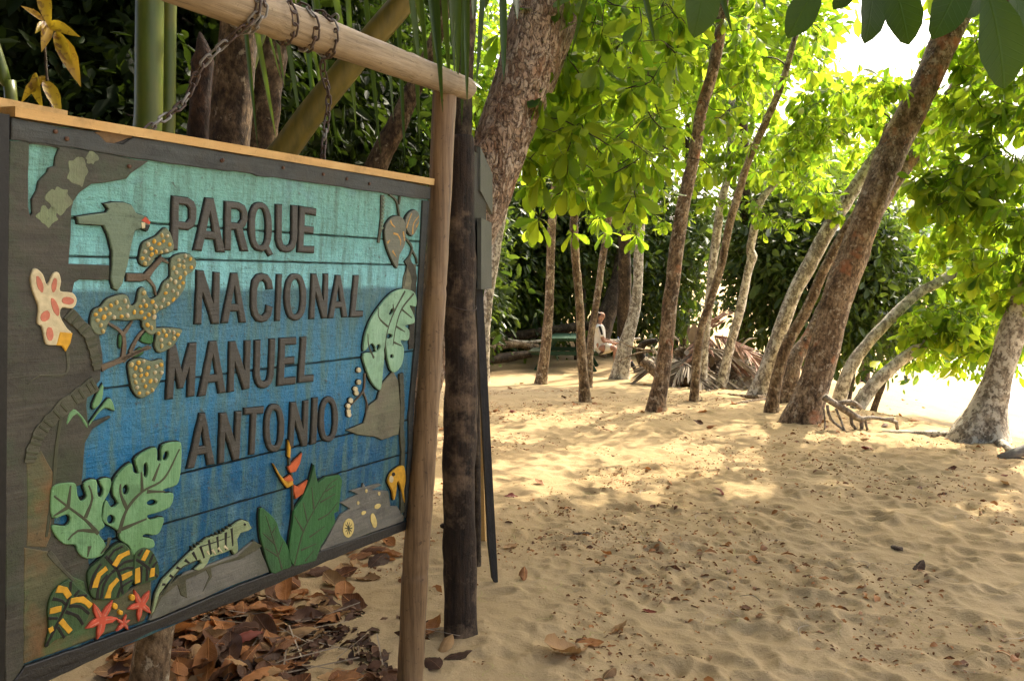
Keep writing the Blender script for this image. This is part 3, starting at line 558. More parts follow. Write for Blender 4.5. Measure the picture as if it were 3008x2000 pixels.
for p in ([(400,1030),(440,880),(500,760),(560,660),(600,630)], [(440,870),(400,800)], [(460,830),(440,740)], [(490,770),(480,670)], [(470,900),(540,850)], [(510,820),(560,790),(600,740)], [(430,960),(500,930)], [(520,740),(590,700)], [(450,1010),(490,960)], [(545,690),(590,660)]): strip('vein', Z4(p), .007, .0238, VEIN, hr, y0=.0215)
for p, m in (([(375,455),(388,490),(385,540),(374,530)], YEL), ([(375,580),(400,555),(440,515),(430,560),(410,600),(385,605)], ORNG), ([(305,562),(325,600),(360,640),(395,640),(400,660),(370,675),(345,640)], YEL), ([(400,660),(420,670),(465,640),(445,700),(410,725),(400,690)], ORNG), ([(355,635),(385,615),(400,640),(375,660)], ORNG)): relief('heliconia_bract', Z4(p), .019, m, jit=.0004)
strip('carved_stem', Z4([(383,540),(390,600),(398,640),(400,780)]), .008, .014, DKSTEM)
sh = relief('carved_shore', Z4([(525,962),(555,920),(590,850),(620,800),(665,770),(620,745),(700,705),(665,690),(720,672),(725,655),(735,672),(800,655),(810,665),(760,685),(840,690),(850,760),(880,760),(913,808),(910,830),(700,905),(530,965)]), .0125, GREYSH, jit=.001)
for e in ((655,860,26,44,.1),(772,826,13,34,-.2),(790,760,16,10,-.5),(725,790,12,8,-.6)):
    c = relief('shell', Z4(ell(*e)), .0155, plain('shell_paint%d' % e[0], (.50,.40,.14)), sh, y0=.012, bev=.0008)
for a in np.linspace(0, math.pi, 6)[:-1]: strip('shell_ray', Z4([(655+17*math.cos(a), 860+29*math.sin(a)), (655-17*math.cos(a), 860-29*math.sin(a))]), .0035, .0166, VEIN, sh, y0=.0148, taper=0)
for x, y in ((738,690),(797,702),(700,745)): relief('shell', Z4(ell(x, y, 6, 9, n=7)), .0148, PALEY, sh, y0=.012, bev=.0005)
relief('carved_hill', Z4([(728,380),(750,300),(790,270),(810,200),(862,140),(886,180),(900,350),(888,430),(812,455),(780,440),(700,432),(650,412)]), .0115, OLIVE, jit=.001)
strip('carved_palm_trunk', Z4([(900,150),(905,300),(902,400),(908,500),(905,600),(905,790)]), .022, .0145, DKSTEM, taper=0); strip('carved_palm_trunk', Z2([(1160,900),(1200,1000),(1195,1100),(1185,1420)]), .03, .0105, UMBER, taper=0)
relief('carved_foliage', Z2([(1212,935),(1168,932),(1142,1010),(1135,1080),(1205,1100),(1215,1000)]), .0095, OLIVE)
hh = relief('heart_leaf', Z2([(1030,790),(1030,720),(1060,670),(1100,655),(1140,680),(1150,760),(1140,830),(1112,880),(1100,955),(1070,910),(1045,850)]), .0165, wood('grey_leaf_paint', (.09,.10,.07), (.15,.155,.115)), curve=True)
AMB = plain('dull_amber_paint', (.42,.24,.06))
for p in ([(1058,682),(1068,705),(1085,720)], [(1075,755),(1100,762),(1118,800),(1115,825)], [(1040,810),(1055,795)], [(1070,855),(1092,890)], [(1132,745),(1140,800)]): strip('stripe', Z2(p), .008, .0178, AMB, hh, y0=.0155)
hh = relief('heart_leaf', Z2([(1145,680),(1165,640),(1200,620),(1225,650),(1220,710),(1185,770),(1150,730)]), .018, MATS['grey_leaf_paint'], curve=True)
for p in ([(1150,725),(1160,690),(1180,640)], [(1185,760),(1190,700),(1222,655)], [(1205,720),(1222,690)]): strip('stripe', Z2(p), .007, .0193, AMB, hh, y0=.017)
for p in ([(1060,530),(1100,570),(1118,660)], [(1122,540),(1115,590)], [(1150,780),(1190,840),(1168,915),(1142,1060)], [(1190,850),(1215,900),(1220,930)]): strip('carved_stem', Z2(p), .008, .011, DKSTEM, taper=.2)
st = strip('carved_vine', Z2([(1022,535),(1018,640),(1012,720),(998,810)]), .018, .008, DKSTEM, taper=.4)
for t in np.linspace(.05, .9, 9): relief('vine_loop', Z2(ell(1028-14*t, 545+200*t, 9, 8, n=8)), .0105, BIRD, st, y0=.006, bev=.0005)
mo = relief('monstera_leaf', Z2([(905,1430),(910,1350),(940,1260),(990,1180),(1050,1110),(1100,1080),(1140,1075),(1190,1090),(1208,1130),(1203,1175),(1168,1170),(1190,1220),(1195,1268),(1140,1285),(1165,1310),(1160,1368),(1115,1370),(1135,1420),(1125,1500),(1090,1550),(1060,1540),(1040,1470),(1030,1400),(1020,1425),(1022,1470)]) + Z4([(812,130),(808,180),(797,226),(760,190),(732,120),(722,60),(780,50),(760,10)]), .0205, MINT, curve=True, holes=[Z2(ell(*e, n=8)) for e in ((1062,1205,10,22,.5),(1050,1345,18,14,-.3),(985,1410,12,20,.4),(1065,1460,10,12,0))])
for p in ([(1140,1085),(1075,1210),(1035,1330),(1020,1480)], [(1190,1100),(1120,1190),(1085,1300),(1070,1400)], [(1040,1290),(990,1240),(985,1180)], [(1120,1190),(1180,1240)], [(1090,1290),(1140,1320)], [(1075,1380),(1120,1400)], [(960,1470),(930,1400),(925,1330)], [(1075,1200),(1070,1160)]): strip('vein', Z2(p), .008, .022, VEIN, mo, y0=.0195)
strip('carved_branch', Z4([(735,150),(728,230),(670,297)]), .008, .010, BROWN); strip('carved_branch', Z4([(728,235),(745,290),(738,350)]), .007, .010, BROWN)
for x, y in ((705,135),(705,190),(690,222),(694,240),(668,275),(656,300),(658,325),(660,340)): relief('small_blossom', Z4(ell(x, y, 10, 12, n=8)), .014, CREAM, bev=.001)
mk = relief('carved_monkey', Z4([(835,640),(850,605),(890,575),(910,580),(916,640),(908,690),(912,742),(900,700),(890,660),(878,645),(872,700),(862,730),(855,690),(840,660)]), .021, YEL, curve=True, label='small yellow carved monkey')
relief('face', Z4(ell(848,635,10,16,n=9)), .023, CREAM, mk, y0=.020, bev=.0006); relief('face', Z4(ell(858,612,8,9,n=8)), .0235, BLACK, mk, y0=.020, bev=.0006)
# raised letters
def oval(n=26, sx=.26, sy=.115):
    o = [(.5+.5*math.copysign(abs(math.cos(a))**.85, math.cos(a)), .5+.5*math.copysign(abs(math.sin(a))**.85, math.sin(a))) for a in np.linspace(0, 2*math.pi, n, endpoint=False)]
    return o, [(.5+(x-.5)*(1-2*sx), .5+(y-.5)*(1-2*sy)) for x, y in o]
O_ = oval(); Qo = [(x*.96, y*.96) for x, y in O_[0]]; ins = [i for i, p in enumerate(Qo) if p[0] > .62 and p[1] > .80]
Qr = Qo[:min(ins)] + [(.83,.84), (1.0,.99), (.84,1.04), (.68,.93)] + Qo[max(ins)+1:]
GL = {'P': [[(0,0),(.65,0),(.9,.06),(1,.18),(1,.38),(.9,.52),(.68,.6),(.28,.6),(.28,1),(0,1)], [(.28,.13),(.6,.13),(.72,.2),(.72,.38),(.6,.46),(.28,.46)]],
 'A': [[(.38,0),(.62,0),(1,1),(.75,1),(.67,.77),(.34,.77),(.26,1),(0,1)], [(.5,.24),(.62,.63),(.39,.63)]],
 'R': [[(0,0),(.65,0),(.9,.06),(1,.17),(1,.35),(.9,.47),(.78,.53),(1,1),(.7,1),(.48,.57),(.27,.57),(.27,1),(0,1)], [(.27,.13),(.6,.13),(.72,.19),(.72,.34),(.6,.43),(.27,.43)]],
 'O': [O_[0], O_[1]], 'Q': [Qr, [(x*.96, y*.96) for x, y in O_[1]]],
 'U': [[(0,0),(.27,0),(.27,.72),(.35,.84),(.5,.88),(.65,.84),(.73,.72),(.73,0),(1,0),(1,.74),(.9,.9),(.72,.98),(.5,1),(.28,.98),(.1,.9),(0,.74)]],
 'E': [[(0,0),(1,0),(1,.14),(.34,.14),(.34,.42),(.9,.42),(.9,.56),(.34,.56),(.34,.86),(1,.86),(1,1),(0,1)]],
 'N': [[(0,0),(.29,0),(.74,.6),(.74,0),(1,0),(1,1),(.72,1),(.26,.4),(.26,1),(0,1)]], 'I': [[(0,0),(1,0),(1,1),(0,1)]],
 'C': [[(1,.3),(.72,.32),(.68,.2),(.52,.12),(.36,.18),(.27,.32),(.27,.68),(.36,.83),(.52,.88),(.68,.8),(.73,.66),(1,.7),(.92,.87),(.75,.97),(.5,1),(.25,.97),(.07,.85),(0,.68),(0,.32),(.07,.14),(.25,.03),(.5,0),(.75,.03),(.93,.14)]],
 'L': [[(0,0),(.38,0),(.38,.87),(1,.87),(1,1),(0,1)]], 'T': [[(0,0),(1,0),(1,.13),(.63,.13),(.63,1),(.37,1),(.37,.13),(0,.13)]],
 'M': [[(0,0),(.26,0),(.5,.5),(.74,0),(1,0),(1,1),(.76,1),(.76,.44),(.58,.82),(.42,.82),(.24,.44),(.24,1),(0,1)]]}
LET = [('P',Z1,(985,543),(1122,558),(1122,860),(975,848)),('A',Z1,(1110,548),(1290,562),(1287,862),(1108,850)),('R',Z2,(113,572),(240,585),(245,855),(108,850)),('Q',Z2,(250,570),(388,588),(388,876),(250,864)),('U',Z2,(408,590),(530,598),(525,866),(405,862)),('E',Z2,(542,600),(637,616),(625,868),(530,862)),
 ('N',Z1,(1128,970),(1258,985),(1253,1272),(1115,1275)),('A',Z2,(93,985),(238,985),(234,1265),(92,1268)),('C',Z2,(262,986),(390,988),(385,1264),(262,1267)),('I',Z2,(412,992),(440,994),(428,1255),(403,1258)),('O',Z2,(455,988),(580,988),(580,1252),(455,1255)),('N',Z2,(612,990),(708,990),(700,1240),(600,1245)),('A',Z2,(710,998),(820,998),(817,1235),(708,1240)),('L',Z2,(855,998),(930,1000),(905,1232),(833,1235)),
 ('M',Z0,(492,1014),(573,1006),(568,1160),(485,1172)),('A',Z0,(582,1005),(662,1000),(659,1150),(580,1162)),('N',Z4,(110,6),(208,0),(202,218),(105,237)),('U',Z4,(228,0),(322,-8),(312,214),(225,220)),('E',Z4,(342,-10),(418,-14),(415,197),(332,206)),('L',Z4,(440,-14),(507,-20),(497,185),(427,192)),
 ('A',Z0,(560,1214),(622,1213),(627,1360),(546,1374)),('N',Z4,(68,335),(165,325),(155,542),(60,564)),('T',Z4,(180,312),(268,304),(258,518),(172,526)),('O',Z4,(272,293),(362,290),(362,506),(272,513)),('N',Z4,(393,286),(474,276),(468,482),(383,494)),('I',Z4,(495,265),(518,262),(510,470),(485,476)),('O',Z4,(525,260),(610,256),(610,460),(522,468))]
for ch, zf, a, b, c, d in LET:
    rr = []
    for g in GL[ch]:
        p = [((a[0]*(1-u)+b[0]*u)*(1-v)+(d[0]*(1-u)+c[0]*u)*v, (a[1]*(1-u)+b[1]*u)*(1-v)+(d[1]*(1-u)+c[1]*u)*v) for u, v in g]
        rr.append(rough_ring(zf(p), .02, .0007))
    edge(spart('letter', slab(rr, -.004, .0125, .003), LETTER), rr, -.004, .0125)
# ------------------------------------------------------------------ pole frame and chains
def pxr(wpx, Y): return wpx/2*Y/F
def bamboo_mat(nt, b):
    g = noise(nt, coords(nt, (.9, .9, .05)), 60, 4, .7); n1 = noise(nt, coords(nt), 5, 4, .6); n2 = noise(nt, coords(nt), 40, 3, .7)
    c = ramp(nt, g, [(.30, (.055,.032,.016)), (.46, (.15,.095,.048)), (.72, (.27,.18,.095))])
    c = mixc(nt, ramp(nt, n1, [(.5, (0,0,0)), (.7, (.6,.6,.6))]), c, (.10,.068,.04)); c = mixc(nt, ramp(nt, n2, [(.62, (0,0,0)), (.7, (.7,.7,.7))]), c, (.05,.03,.018))
    setc(nt, b, c); b.inputs['Roughness'].default_value = .5; bump(nt, b, g, .35, .003)
def beam_mat(nt, b):
    m1 = nt.nodes.new('ShaderNodeMapping'); m1.inputs['Rotation'].default_value = (0, 0, -BANG); nt.links.new(coords(nt), m1.inputs[0])   # grain runs along the pole
    m2 = nt.nodes.new('ShaderNodeMapping'); m2.inputs['Scale'].default_value = (.05, 1, 1); nt.links.new(m1.outputs[0], m2.inputs[0])
    g = noise(nt, m2.outputs[0], 75, 5, .75); n1 = noise(nt, coords(nt), 6, 4, .6); n2 = noise(nt, coords(nt), 30, 4, .7)
    c = ramp(nt, g, [(.30, (.09,.066,.04)), (.44, (.24,.185,.115)), (.72, (.36,.285,.185))])
    c = mixc(nt, ramp(nt, n1, [(.5, (0,0,0)), (.68, (.65,.65,.65))]), c, (.16,.12,.075)); c = mixc(nt, ramp(nt, n2, [(.62, (0,0,0)), (.7, (.6,.6,.6))]), c, (.05,.036,.024))
    setc(nt, b, c); b.inputs['Roughness'].default_value = .6; bump(nt, b, g, .7, .005)
BANG = math.atan2(eu.y, eu.x)
BAM = mat('weathered_pole', bamboo_mat); BEAM = mat('bleached_bamboo', beam_mat)
def culm(pts, nodes, bulge=.05, seg=24):
    """pole with raised joint rings at the given fractions"""
    S = spline(pts, .012); n = len(S); out = []
    for i, p in enumerate(S):
        t = i/(n-1); q = p.copy()
        for nd in nodes: d = (t-nd)*n; q[3] *= 1 + bulge*math.exp(-(d/1.6)**2) - .06*math.exp(-((d-2.2)/.7)**2)
        out.append(q)
    return tube(out, seg, rough=.05, resample=False, k=3)
YP = 2.99; pb = at(1197, 2126, YP)
pts = [(*at(1194, 2190, YP), .051), (*at(1204, 2000, YP), .050), (*at(1225, 1600, YP), .0485), (*at(1262, 1100, YP), .043), (*at(1287, 700, YP), .0405), (*at(1306, 268, YP), .043)]
o = obj('sign_post', culm(pts, [.27, .70], .03), BAM, origin=(pb.x, pb.y, zg1(pb.x, pb.y)))
tag(o, 'smooth brown wooden pole carrying the free end of the horizontal bamboo', 'post', 'posts of the sign frame')
B0 = at(1372, 262, 3.05)
def atz(px, py, z): d = ray(px, py); return Vector((0, 0, CAMZ)) + d*((z-CAMZ)/d.z)
B1 = atz(700, 12, B0.z+.015); bd = (B1-B0).normalized(); B2 = B0 + bd*2.25
pts = [(*(B0+bd*t), r) for t, r in ((0, .037), (.05, .041), (.5, .047), (1.0, .053), (1.6, .057), (2.25, .058))]
o = obj('bamboo_crossbar', culm(pts, [.045, .155, .40, .66, .9], .045), BEAM)
tag(o, 'bleached bamboo pole lying across the post tops above the sign', 'pole')
PL = B0 + bd*((B1-B0).length*0 + 1.98)
pz = zg1(PL.x, PL.y)
o = obj('sign_post', culm([(PL.x-.02, PL.y-.02, pz-.1, .05), (PL.x-.01, PL.y-.01, 1.2, .047), (PL.x, PL.y, B0.z-.04, .044)], [.3, .7], .03), BAM, origin=(PL.x, PL.y, pz))
tag(o, 'shaded pole at the dark near end of the sign', 'post', 'posts of the sign frame')
IRON = plain('rusty_iron', (.05,.03,.02), .55, 90, .6, .5); STEEL = plain('dull_zinc', (.17,.165,.15), .45, 90, .4, .5)
lp = []
for a in np.linspace(0, 2*math.pi, 18, endpoint=False): lp.append((math.cos(a)*.0085, 0, math.sin(a)*.0085 + (.0095 if math.sin(a) >= 0 else -.0095)))
def ringmesh(name, lp, r, m, seg=6):
    n = len(lp); V = []; Fc = []
    for i in range(n):
        p = Vector(lp[i]); t = (Vector(lp[(i+1) % n])-Vector(lp[i-1])).normalized(); u = Vector((0, 1, 0)); w_ = t.cross(u)
        for j in range(seg): a = j*2*math.pi/seg; V.append(p+(u*math.cos(a)+w_*math.sin(a))*r)
    for i in range(n):
        for j in range(seg): q = (j+1) % seg; k2 = (i+1) % n; Fc.append([i*seg+j, i*seg+q, k2*seg+q, k2*seg+j])
    return mesh(name, V, Fc, True, m)
LINK = [ringmesh('chain_link', lp, .0032, IRON), ringmesh('chain_link', lp, .0032, STEEL)]
def chain(label, path, shiny):
    S = spline([tuple(p) for p in path], .004); S = [Vector(p[:3]) for p in S]
    t = thing('hanging_chain', S[-1], label, 'chain', None); acc = 0; nxt = 0; k = 0
    for a, b in zip(S, S[1:]):
        acc += (b-a).length
        if acc >= nxt:
            nxt += .0285; d = (b-a).normalized(); q = d.to_track_quat('Z', 'X').to_matrix().to_4x4()
            M = Matrix.Translation(b) @ q @ Matrix.Rotation(math.pi/2*(k % 2) + random.uniform(-.3, .3) + .5, 4, 'Z')
            inst('chain_link', LINK[1 if random.random() < shiny else 0], M, t); k += 1
    return t
def beam_at(px):                                    # centre of the bamboo above a photo column
    best = min(np.linspace(-.0, 2.2, 600), key=lambda t: abs(float(proj([B0+bd*t])[0][0])-px)); return B0+bd*float(best)
bn = bd.cross(Vector((0, 0, 1))).normalized(); bu = Vector((0, 0, 1))
def loop(c, r, turns, adv, a0):
    return [c + (bn*math.cos(a0+t*2*math.pi) + bu*math.sin(a0+t*2*math.pi))*r - bd*adv*t for t in np.linspace(0, turns, int(turns*14)+1)]
def sp(px, py, out=-.06): x, z = suv(px, py); return SM @ Vector((x, out, z))
c1 = beam_at(735)
chain('chain with bright links slanting down to the sign from its near wrap on the bamboo', loop(c1, .06, 1.3, -.02, 2.0) + [at(600, 185, 2.15), at(540, 300, 2.14), sp(478, 385), sp(470, 440)], .55)
c2 = beam_at(985)
chain('rusty chain wound three times round the bamboo and dropping to the sign', loop(c2 + bd*.235, .055, 3.05, .078, 1.2) + [at(948, 190, 2.62), at(965, 290, 2.62), sp(992, 450), sp(995, 500)], .1)

# ------------------------------------------------------------------ dark post and edge-on boards behind the sign frame
CHAR = wood('charred_post', (.006,.005,.004), (.06,.038,.022), (.010,.008,.006), axis=2, sc=.8, patch=(.26,.18,.11), rough=.8, bmp=1.0)
pb = gnd(1350, 1858); Yc = pb.y
pts = [(pb.x, pb.y, pb.z-.25, pxr(100, Yc)), (pb.x, pb.y, pb.z, pxr(100, Yc)), (*at(1350, 1500, Yc), pxr(96, Yc)), (*at(1352, 1100, Yc), pxr(92, Yc)), (*at(1352, 700, Yc), pxr(86, Yc)), (*at(1356, 400, Yc), pxr(74, Yc))]
tp = thing('charred_post', pb, 'thick black and brown weathered log post standing in the sand', 'post')
obj('shaft', tube(pts, 28, .03, rough=.13, flare=.1, k=11), CHAR, tp)
obj('knot', tube([(*at(1308, 1545, Yc-.01), .016), (*at(1297, 1543, Yc-.02), .012), (*at(1294, 1540, Yc-.02), .004)], 8, .01, .2), CHAR, tp)
obj('wire', tube([(*(at(1352, 905, Yc) + Vector((math.cos(a)*pxr(96, Yc), math.sin(a)*pxr(96, Yc), .01*math.sin(a*2)))), .002) for a in np.linspace(0, 6.28, 20)], 5, .02), IRON, tp)
DKW = wood('dark_wet_board', (.010,.009,.008), (.03,.027,.022), axis=2, rough=.6); PALEB = wood('grey_board', (.06,.063,.05), (.10,.105,.085), axis=2)
def slab3(px0, Y0, px1, Y1, yt0, yb0, yt1, yb1, th):   # upright board between two photo columns at two distances
    a, b, c, d = at(px0, yb0, Y0), at(px1, yb1, Y1), at(px1, yt1, Y1), at(px0, yt0, Y0); n_ = (b-a).cross(d-a).normalized()*th
    return [a, b, c, d, a+n_, b+n_, c+n_, d+n_], [[3,2,1,0],[4,5,6,7],[0,1,5,4],[1,2,6,5],[2,3,7,6],[3,0,4,7]]
q = gnd(1403, 1662)
nb = thing('notice_board', q, 'small grey boards on a thin stake seen almost edge on beside the charred post', 'board')
obj('stake', tube([(q.x, q.y, q.z-.15, .022), (*at(1400, 1200, q.y), .021), (*at(1396, 430, q.y), .02)], 8, .1, .08), BK_DARK, nb)
obj('board', slab3(1400, 4.25, 1437, 4.85, 432, 560, 512, 630, .02), PALEB, nb, smooth=False)
obj('board', slab3(1402, 4.1, 1434, 4.6, 640, 850, 655, 848, .02), PALEB, nb, smooth=False)
obj('back_board', slab3(1386, 4.05, 1428, 4.55, 440, 850, 470, 850, -.05), DKW, nb, smooth=False)
def lean(name, label, p0, p1, wx, wy, m, tip=True):
    d = (p1-p0); L = d.length; Mq = d.to_track_quat('Z', 'Y').to_matrix(); v = []
    for i in range(9):
        t = i/8
        for x, y in ((-1,-1),(1,-1),(1,1),(-1,1)): v.append(p0 + Mq @ Vector((x*wx/2*(1+.06*float(vn(i*1.7, x*3)))*(1 if i or not tip else (.45 if x > 0 else 1.0)), y*wy/2, L*t + (0 if i or not tip else (x+1)*.03))))
    f = [[3,2,1,0],[32,33,34,35]] + [[i*4+j, i*4+(j+1)%4, i*4+4+(j+1)%4, i*4+4+j] for i in range(8) for j in range(4)]
    return tag(obj(name, (v, f), m, smooth=False, origin=p0), label, 'plank')
q = gnd(1451, 1712); q.z -= .03; lean('leaning_plank', 'narrow blackened plank with a broken foot leaning on the stake', q, at(1398, 700, 4.45), .043, .02, DKW)
q = gnd(1420, 1588); q.z -= .03; lean('leaning_plank', 'pale yellow batten standing behind the blackened plank', q, at(1404, 860, q.y-.1), .03, .03, PINE, False)

# ------------------------------------------------------------------ leaves and trees
def leaf_tpl(rows, wid, fold=.25, curl=.22, wave=0.0):
    V = []; Q = []
    for i, (x, w_) in enumerate(zip(rows, wid)):
        z = -curl*x*x
        V += [(x, -w_, z+fold*w_+wave*math.sin(i*2.1)), (x, 0, z), (x, w_, z+fold*w_+wave*math.cos(i*1.7))]
    for i in range(len(rows)-1):
        a = i*3; Q += [(a, a+1, a+4, a+3), (a+1, a+2, a+5, a+4)]
    return np.array(V), np.array(Q)
ALM = leaf_tpl([0, .1, .3, .52, .74, .9, 1.0], [.012, .03, .10, .175, .215, .16, .03])
SMALL = (np.array([(0, 0, 0), (.35, -.2, .05), (.75, -.17, -.03), (1, 0, -.14), (.75, .17, -.03), (.35, .2, .05)]), np.array([(0, 3, 2, 1), (0, 5, 4, 3)]))
BLADE = leaf_tpl([0, .06, .3, .6, .85, 1.0], [.004, .014, .019, .017, .010, .001], .5, .10)
def leaf_frames(D, Nn):
    D = D/np.linalg.norm(D, axis=1, keepdims=True); Nn = Nn-D*np.sum(D*Nn, 1, keepdims=True); Nn = Nn/(np.linalg.norm(Nn, axis=1, keepdims=True)+1e-9)
    return D, np.cross(Nn, D), Nn
def leaves_vq(P, D, Nn, s, tpl):
    D, S, Nn = leaf_frames(D, Nn); T, Q = tpl; n = len(P); k = len(T)
    V = P[:, None, :] + s[:, None, None]*(T[None, :, 0, None]*D[:, None, :] + T[None, :, 1, None]*S[:, None, :] + T[None, :, 2, None]*Nn[:, None, :])
    QQ = (Q[None] + (np.arange(n)*k)[:, None, None]).reshape(-1, 4)
    return V.reshape(-1, 3), QQ, np.repeat(RNG.random(n), k)
def leaf_obj(name, P, D, Nn, s, tpl, m, parent, kind='stuff'):
    V, QQ, r = leaves_vq(P, D, Nn, s, tpl)
    o = bpy.data.objects.new(name, np_mesh(name, V-np.array(ORG[parent.name]), QQ, m, True, r)); C.objects.link(o); o.parent = parent; ORG[o.name] = ORG[parent.name]
    if kind: o['kind'] = kind
    return o
def single_mesh(name, tpl, m): return np_mesh(name, tpl[0], tpl[1], m)
ALM_ME = single_mesh('leaf', leaf_tpl([0, .1, .25, .42, .58, .74, .87, .96, 1.0], [.012, .03, .085, .145, .19, .215, .18, .1, .02], .28, .25, .012), LF_ALM); NEAR_ME = single_mesh('leaf', leaf_tpl([0, .06, .16, .3, .45, .6, .74, .86, .95, 1.0], [.012, .02, .07, .14, .19, .22, .22, .17, .09, .01], .25, .25, .018), LF_NEAR)
def frame_M(p, D, S, Nn, s):
    return Matrix(((D[0]*s, S[0]*s, Nn[0]*s, p[0]), (D[1]*s, S[1]*s, Nn[1]*s, p[1]), (D[2]*s, S[2]*s, Nn[2]*s, p[2]), (0, 0, 0, 1)))
def blob(c, r, n):
    d = RNG.normal(size=(n, 3)); d /= np.linalg.norm(d, axis=1, keepdims=True); return np.array(c) + d*np.array(r)*(RNG.random((n, 1))**.45)
def grow(nodes, targets, r_tip=.0048):
    """join every twig end to the nearest part of the tree already grown; returns one mesh of twigs and each twig's last direction"""
    P = [np.array(p[:3]) for p in nodes]; Rr = [p[3] for p in nodes]; V = []; Fc = []; out = []
    cen = P[-1]; order = np.argsort(np.linalg.norm(targets-cen, axis=1)); dirs = np.zeros_like(targets)
    for i in order:
        t = targets[i]; A_ = np.array(P); d = np.linalg.norm(A_-t, axis=1) + np.maximum(0, A_[:, 2]-t[2])*.3; j = int(np.argmin(d)); a = A_[j]
        L = np.linalg.norm(t-a); side = RNG.normal(size=3)*L*.13; m1 = a+(t-a)*.35+side+np.array((0, 0, L*.10)); m2 = a+(t-a)*.72+side*.4+np.array((0, 0, L*.06))+RNG.normal(size=3)*L*.05
        r0 = min(Rr[j]*.75, r_tip+.012*L+.003); pts = [(*a, r0), (*m1, r0*.8), (*m2, max(r0*.6, r_tip)), (*t, r_tip)]
        v, f = tube(pts, 5 if r0 > .008 else 4, max(L/7, .06), cap=False); n0 = len(V); V += v; Fc += [[q+n0 for q in g] for g in f]
        P += [m1, m2, t]; Rr += [r0*.8, max(r0*.6, r_tip), r_tip]; dirs[i] = (t-m2)/(np.linalg.norm(t-m2)+1e-9)
    return (V, Fc), dirs
TREES = []
def almond(label, pxs, wid, bk, crowns, extra=(), group='sea almond trees along the beach', flare=.7, nl=9, size=.145, singles=60, Y=None, lean=0.0, name='almond_tree', rough=.10, seg=14, twig=BK_DARK, base_w=None, fl_h=.16):
    """pxs: photo points up the trunk; its distance is where the foot meets the ground"""
    if base_w is not None: b = Vector(base_w); b.z = zg1(b.x, b.y); Yb = b.y; pts = [(b.x, b.y, b.z-.2, wid[0])] + [(*p[:3], p[3]) for p in extra]
    else:
        b = gnd(*pxs[0]) if Y is None else at(*pxs[0], Y); Yb = b.y
        if Y is not None: b.z = zg1(b.x, b.y)
        pts = [(b.x, b.y, b.z-.2, pxr(wid[0], Yb)), (b.x, b.y, b.z, pxr(wid[0], Yb))]
        for i, (p, w_) in enumerate(zip(pxs[1:], wid[1:])): pts.append((*at(*p, Yb+lean*(i+1)), pxr(w_, Yb)))
        pts += [(pts[-1][0]+e[0], pts[-1][1]+e[1], pts[-1][2]+e[2], e[3]) for e in extra]
    if base_w is None: kk = .95 if Y == 6.0 else (.92 if wid[0] > 140 else .80); pts = [(*p[:3], p[3]*kk) for p in pts]
    t = thing(name, b, label, 'tree', group); k = len(TREES)
    obj('trunk', tube(pts, seg, .05, rough=rough, flare=flare, k=k, fl_h=fl_h), bk, t)
    TREES.append(t); tg = []
    for c in crowns:
        if c[0] == 'px':
            _, cx, cy, rx, ry, Yc, dY, n = c; Yc = Yb+Yc; q = at(cx, cy, Yc); tg.append(blob(q, (rx*Yc/F*1.12, dY, ry*Yc/F*1.1), int(n*1.75)))
        else: _, c3, r3, n = c; tg.append(blob(c3, r3, n))
    if not tg: return t
    T = np.vstack(tg); T = T[T[:, 2] > .5]
    # keep the window of open sky and the space right before the camera free of leaves
    qx, qy, dep = proj(T); keep = ~((qx > 2440) & (qx < 2730) & (qy > -60) & (qy < 215) & (dep > 0)) & ~((dep > 0) & (dep < 3.6) & (qx > -600) & (qx < 3700) & (qy > -500))
    T = T[keep]; qx, qy, dep = qx[keep], qy[keep], dep[keep]   # branches of nearer trees part before the two long trunks
    for ax, tdep in (([(1209,1924),(890,1968),(600,2008),(330,2060),(80,2118),(-100,2130)], 10.3), ([(1239,2352),(828,2476),(485,2602),(140,2768),(-60,2860)], 9.2), ([(1180,2039),(882,2087),(590,2163),(260,2292)], 12.0)):
        ay = np.array(sorted(ax)); d = np.abs(qx-np.interp(qy, ay[:, 0], ay[:, 1])); hit = (dep > 0) & (dep < tdep) & (d < 62) & (qy > -80) & (RNG.random(len(qx)) < .93)
        T = T[~hit]; qx, qy, dep = qx[~hit], qy[~hit], dep[~hit]
    S = spline(pts, .25); nodes = S[len(S)//2:]
    tw, dirs = grow(nodes, T); o = obj('twigs', tw, twig, t); o['kind'] = 'stuff'
    n = len(T); P = np.repeat(T, nl, 0); ax = np.repeat(dirs, nl, 0); m = len(P)
    up = np.tile((0., 0., 1.), (m, 1)); az = np.tile(np.arange(nl)*2.4, n)+np.repeat(RNG.random(n)*6.28, nl); el = RNG.uniform(-.35, .75, m)
    u = np.cross(ax, RNG.normal(size=(m, 3))*0+np.array((.3, .2, 1.))); u /= np.linalg.norm(u, axis=1, keepdims=True)+1e-9; v_ = np.cross(ax, u)
    D = (np.cos(az)*np.cos(el))[:, None]*u + (np.sin(az)*np.cos(el))[:, None]*v_ + np.sin(el)[:, None]*ax; D[:, 2] -= RNG.uniform(.1, 1.5, m); D /= np.linalg.norm(D, axis=1, keepdims=True)
    Nn = up + RNG.normal(size=(m, 3))*.8; s = size*np.clip(np.exp(RNG.normal(-.02, .3, m)), .5, 1.7); P = P + D*.015 - ax*RNG.uniform(0, .05, (m, 1))
    px, py, dep = proj(P); vis = (px > 0) & (px < PW) & (py > 0) & (py < PH) & (dep > 0); sc = np.where(vis, s/np.maximum(dep, .5), -1)
    pick = np.argsort(-sc)[:singles]; pick = pick[sc[pick] > 0]
    Df, Sf, Nf = leaf_frames(D, Nn)
    for i in pick: inst('leaf', ALM_ME, frame_M(P[i], Df[i], Sf[i], Nf[i], float(s[i])), t)
    rest = np.ones(m, bool); rest[pick] = False
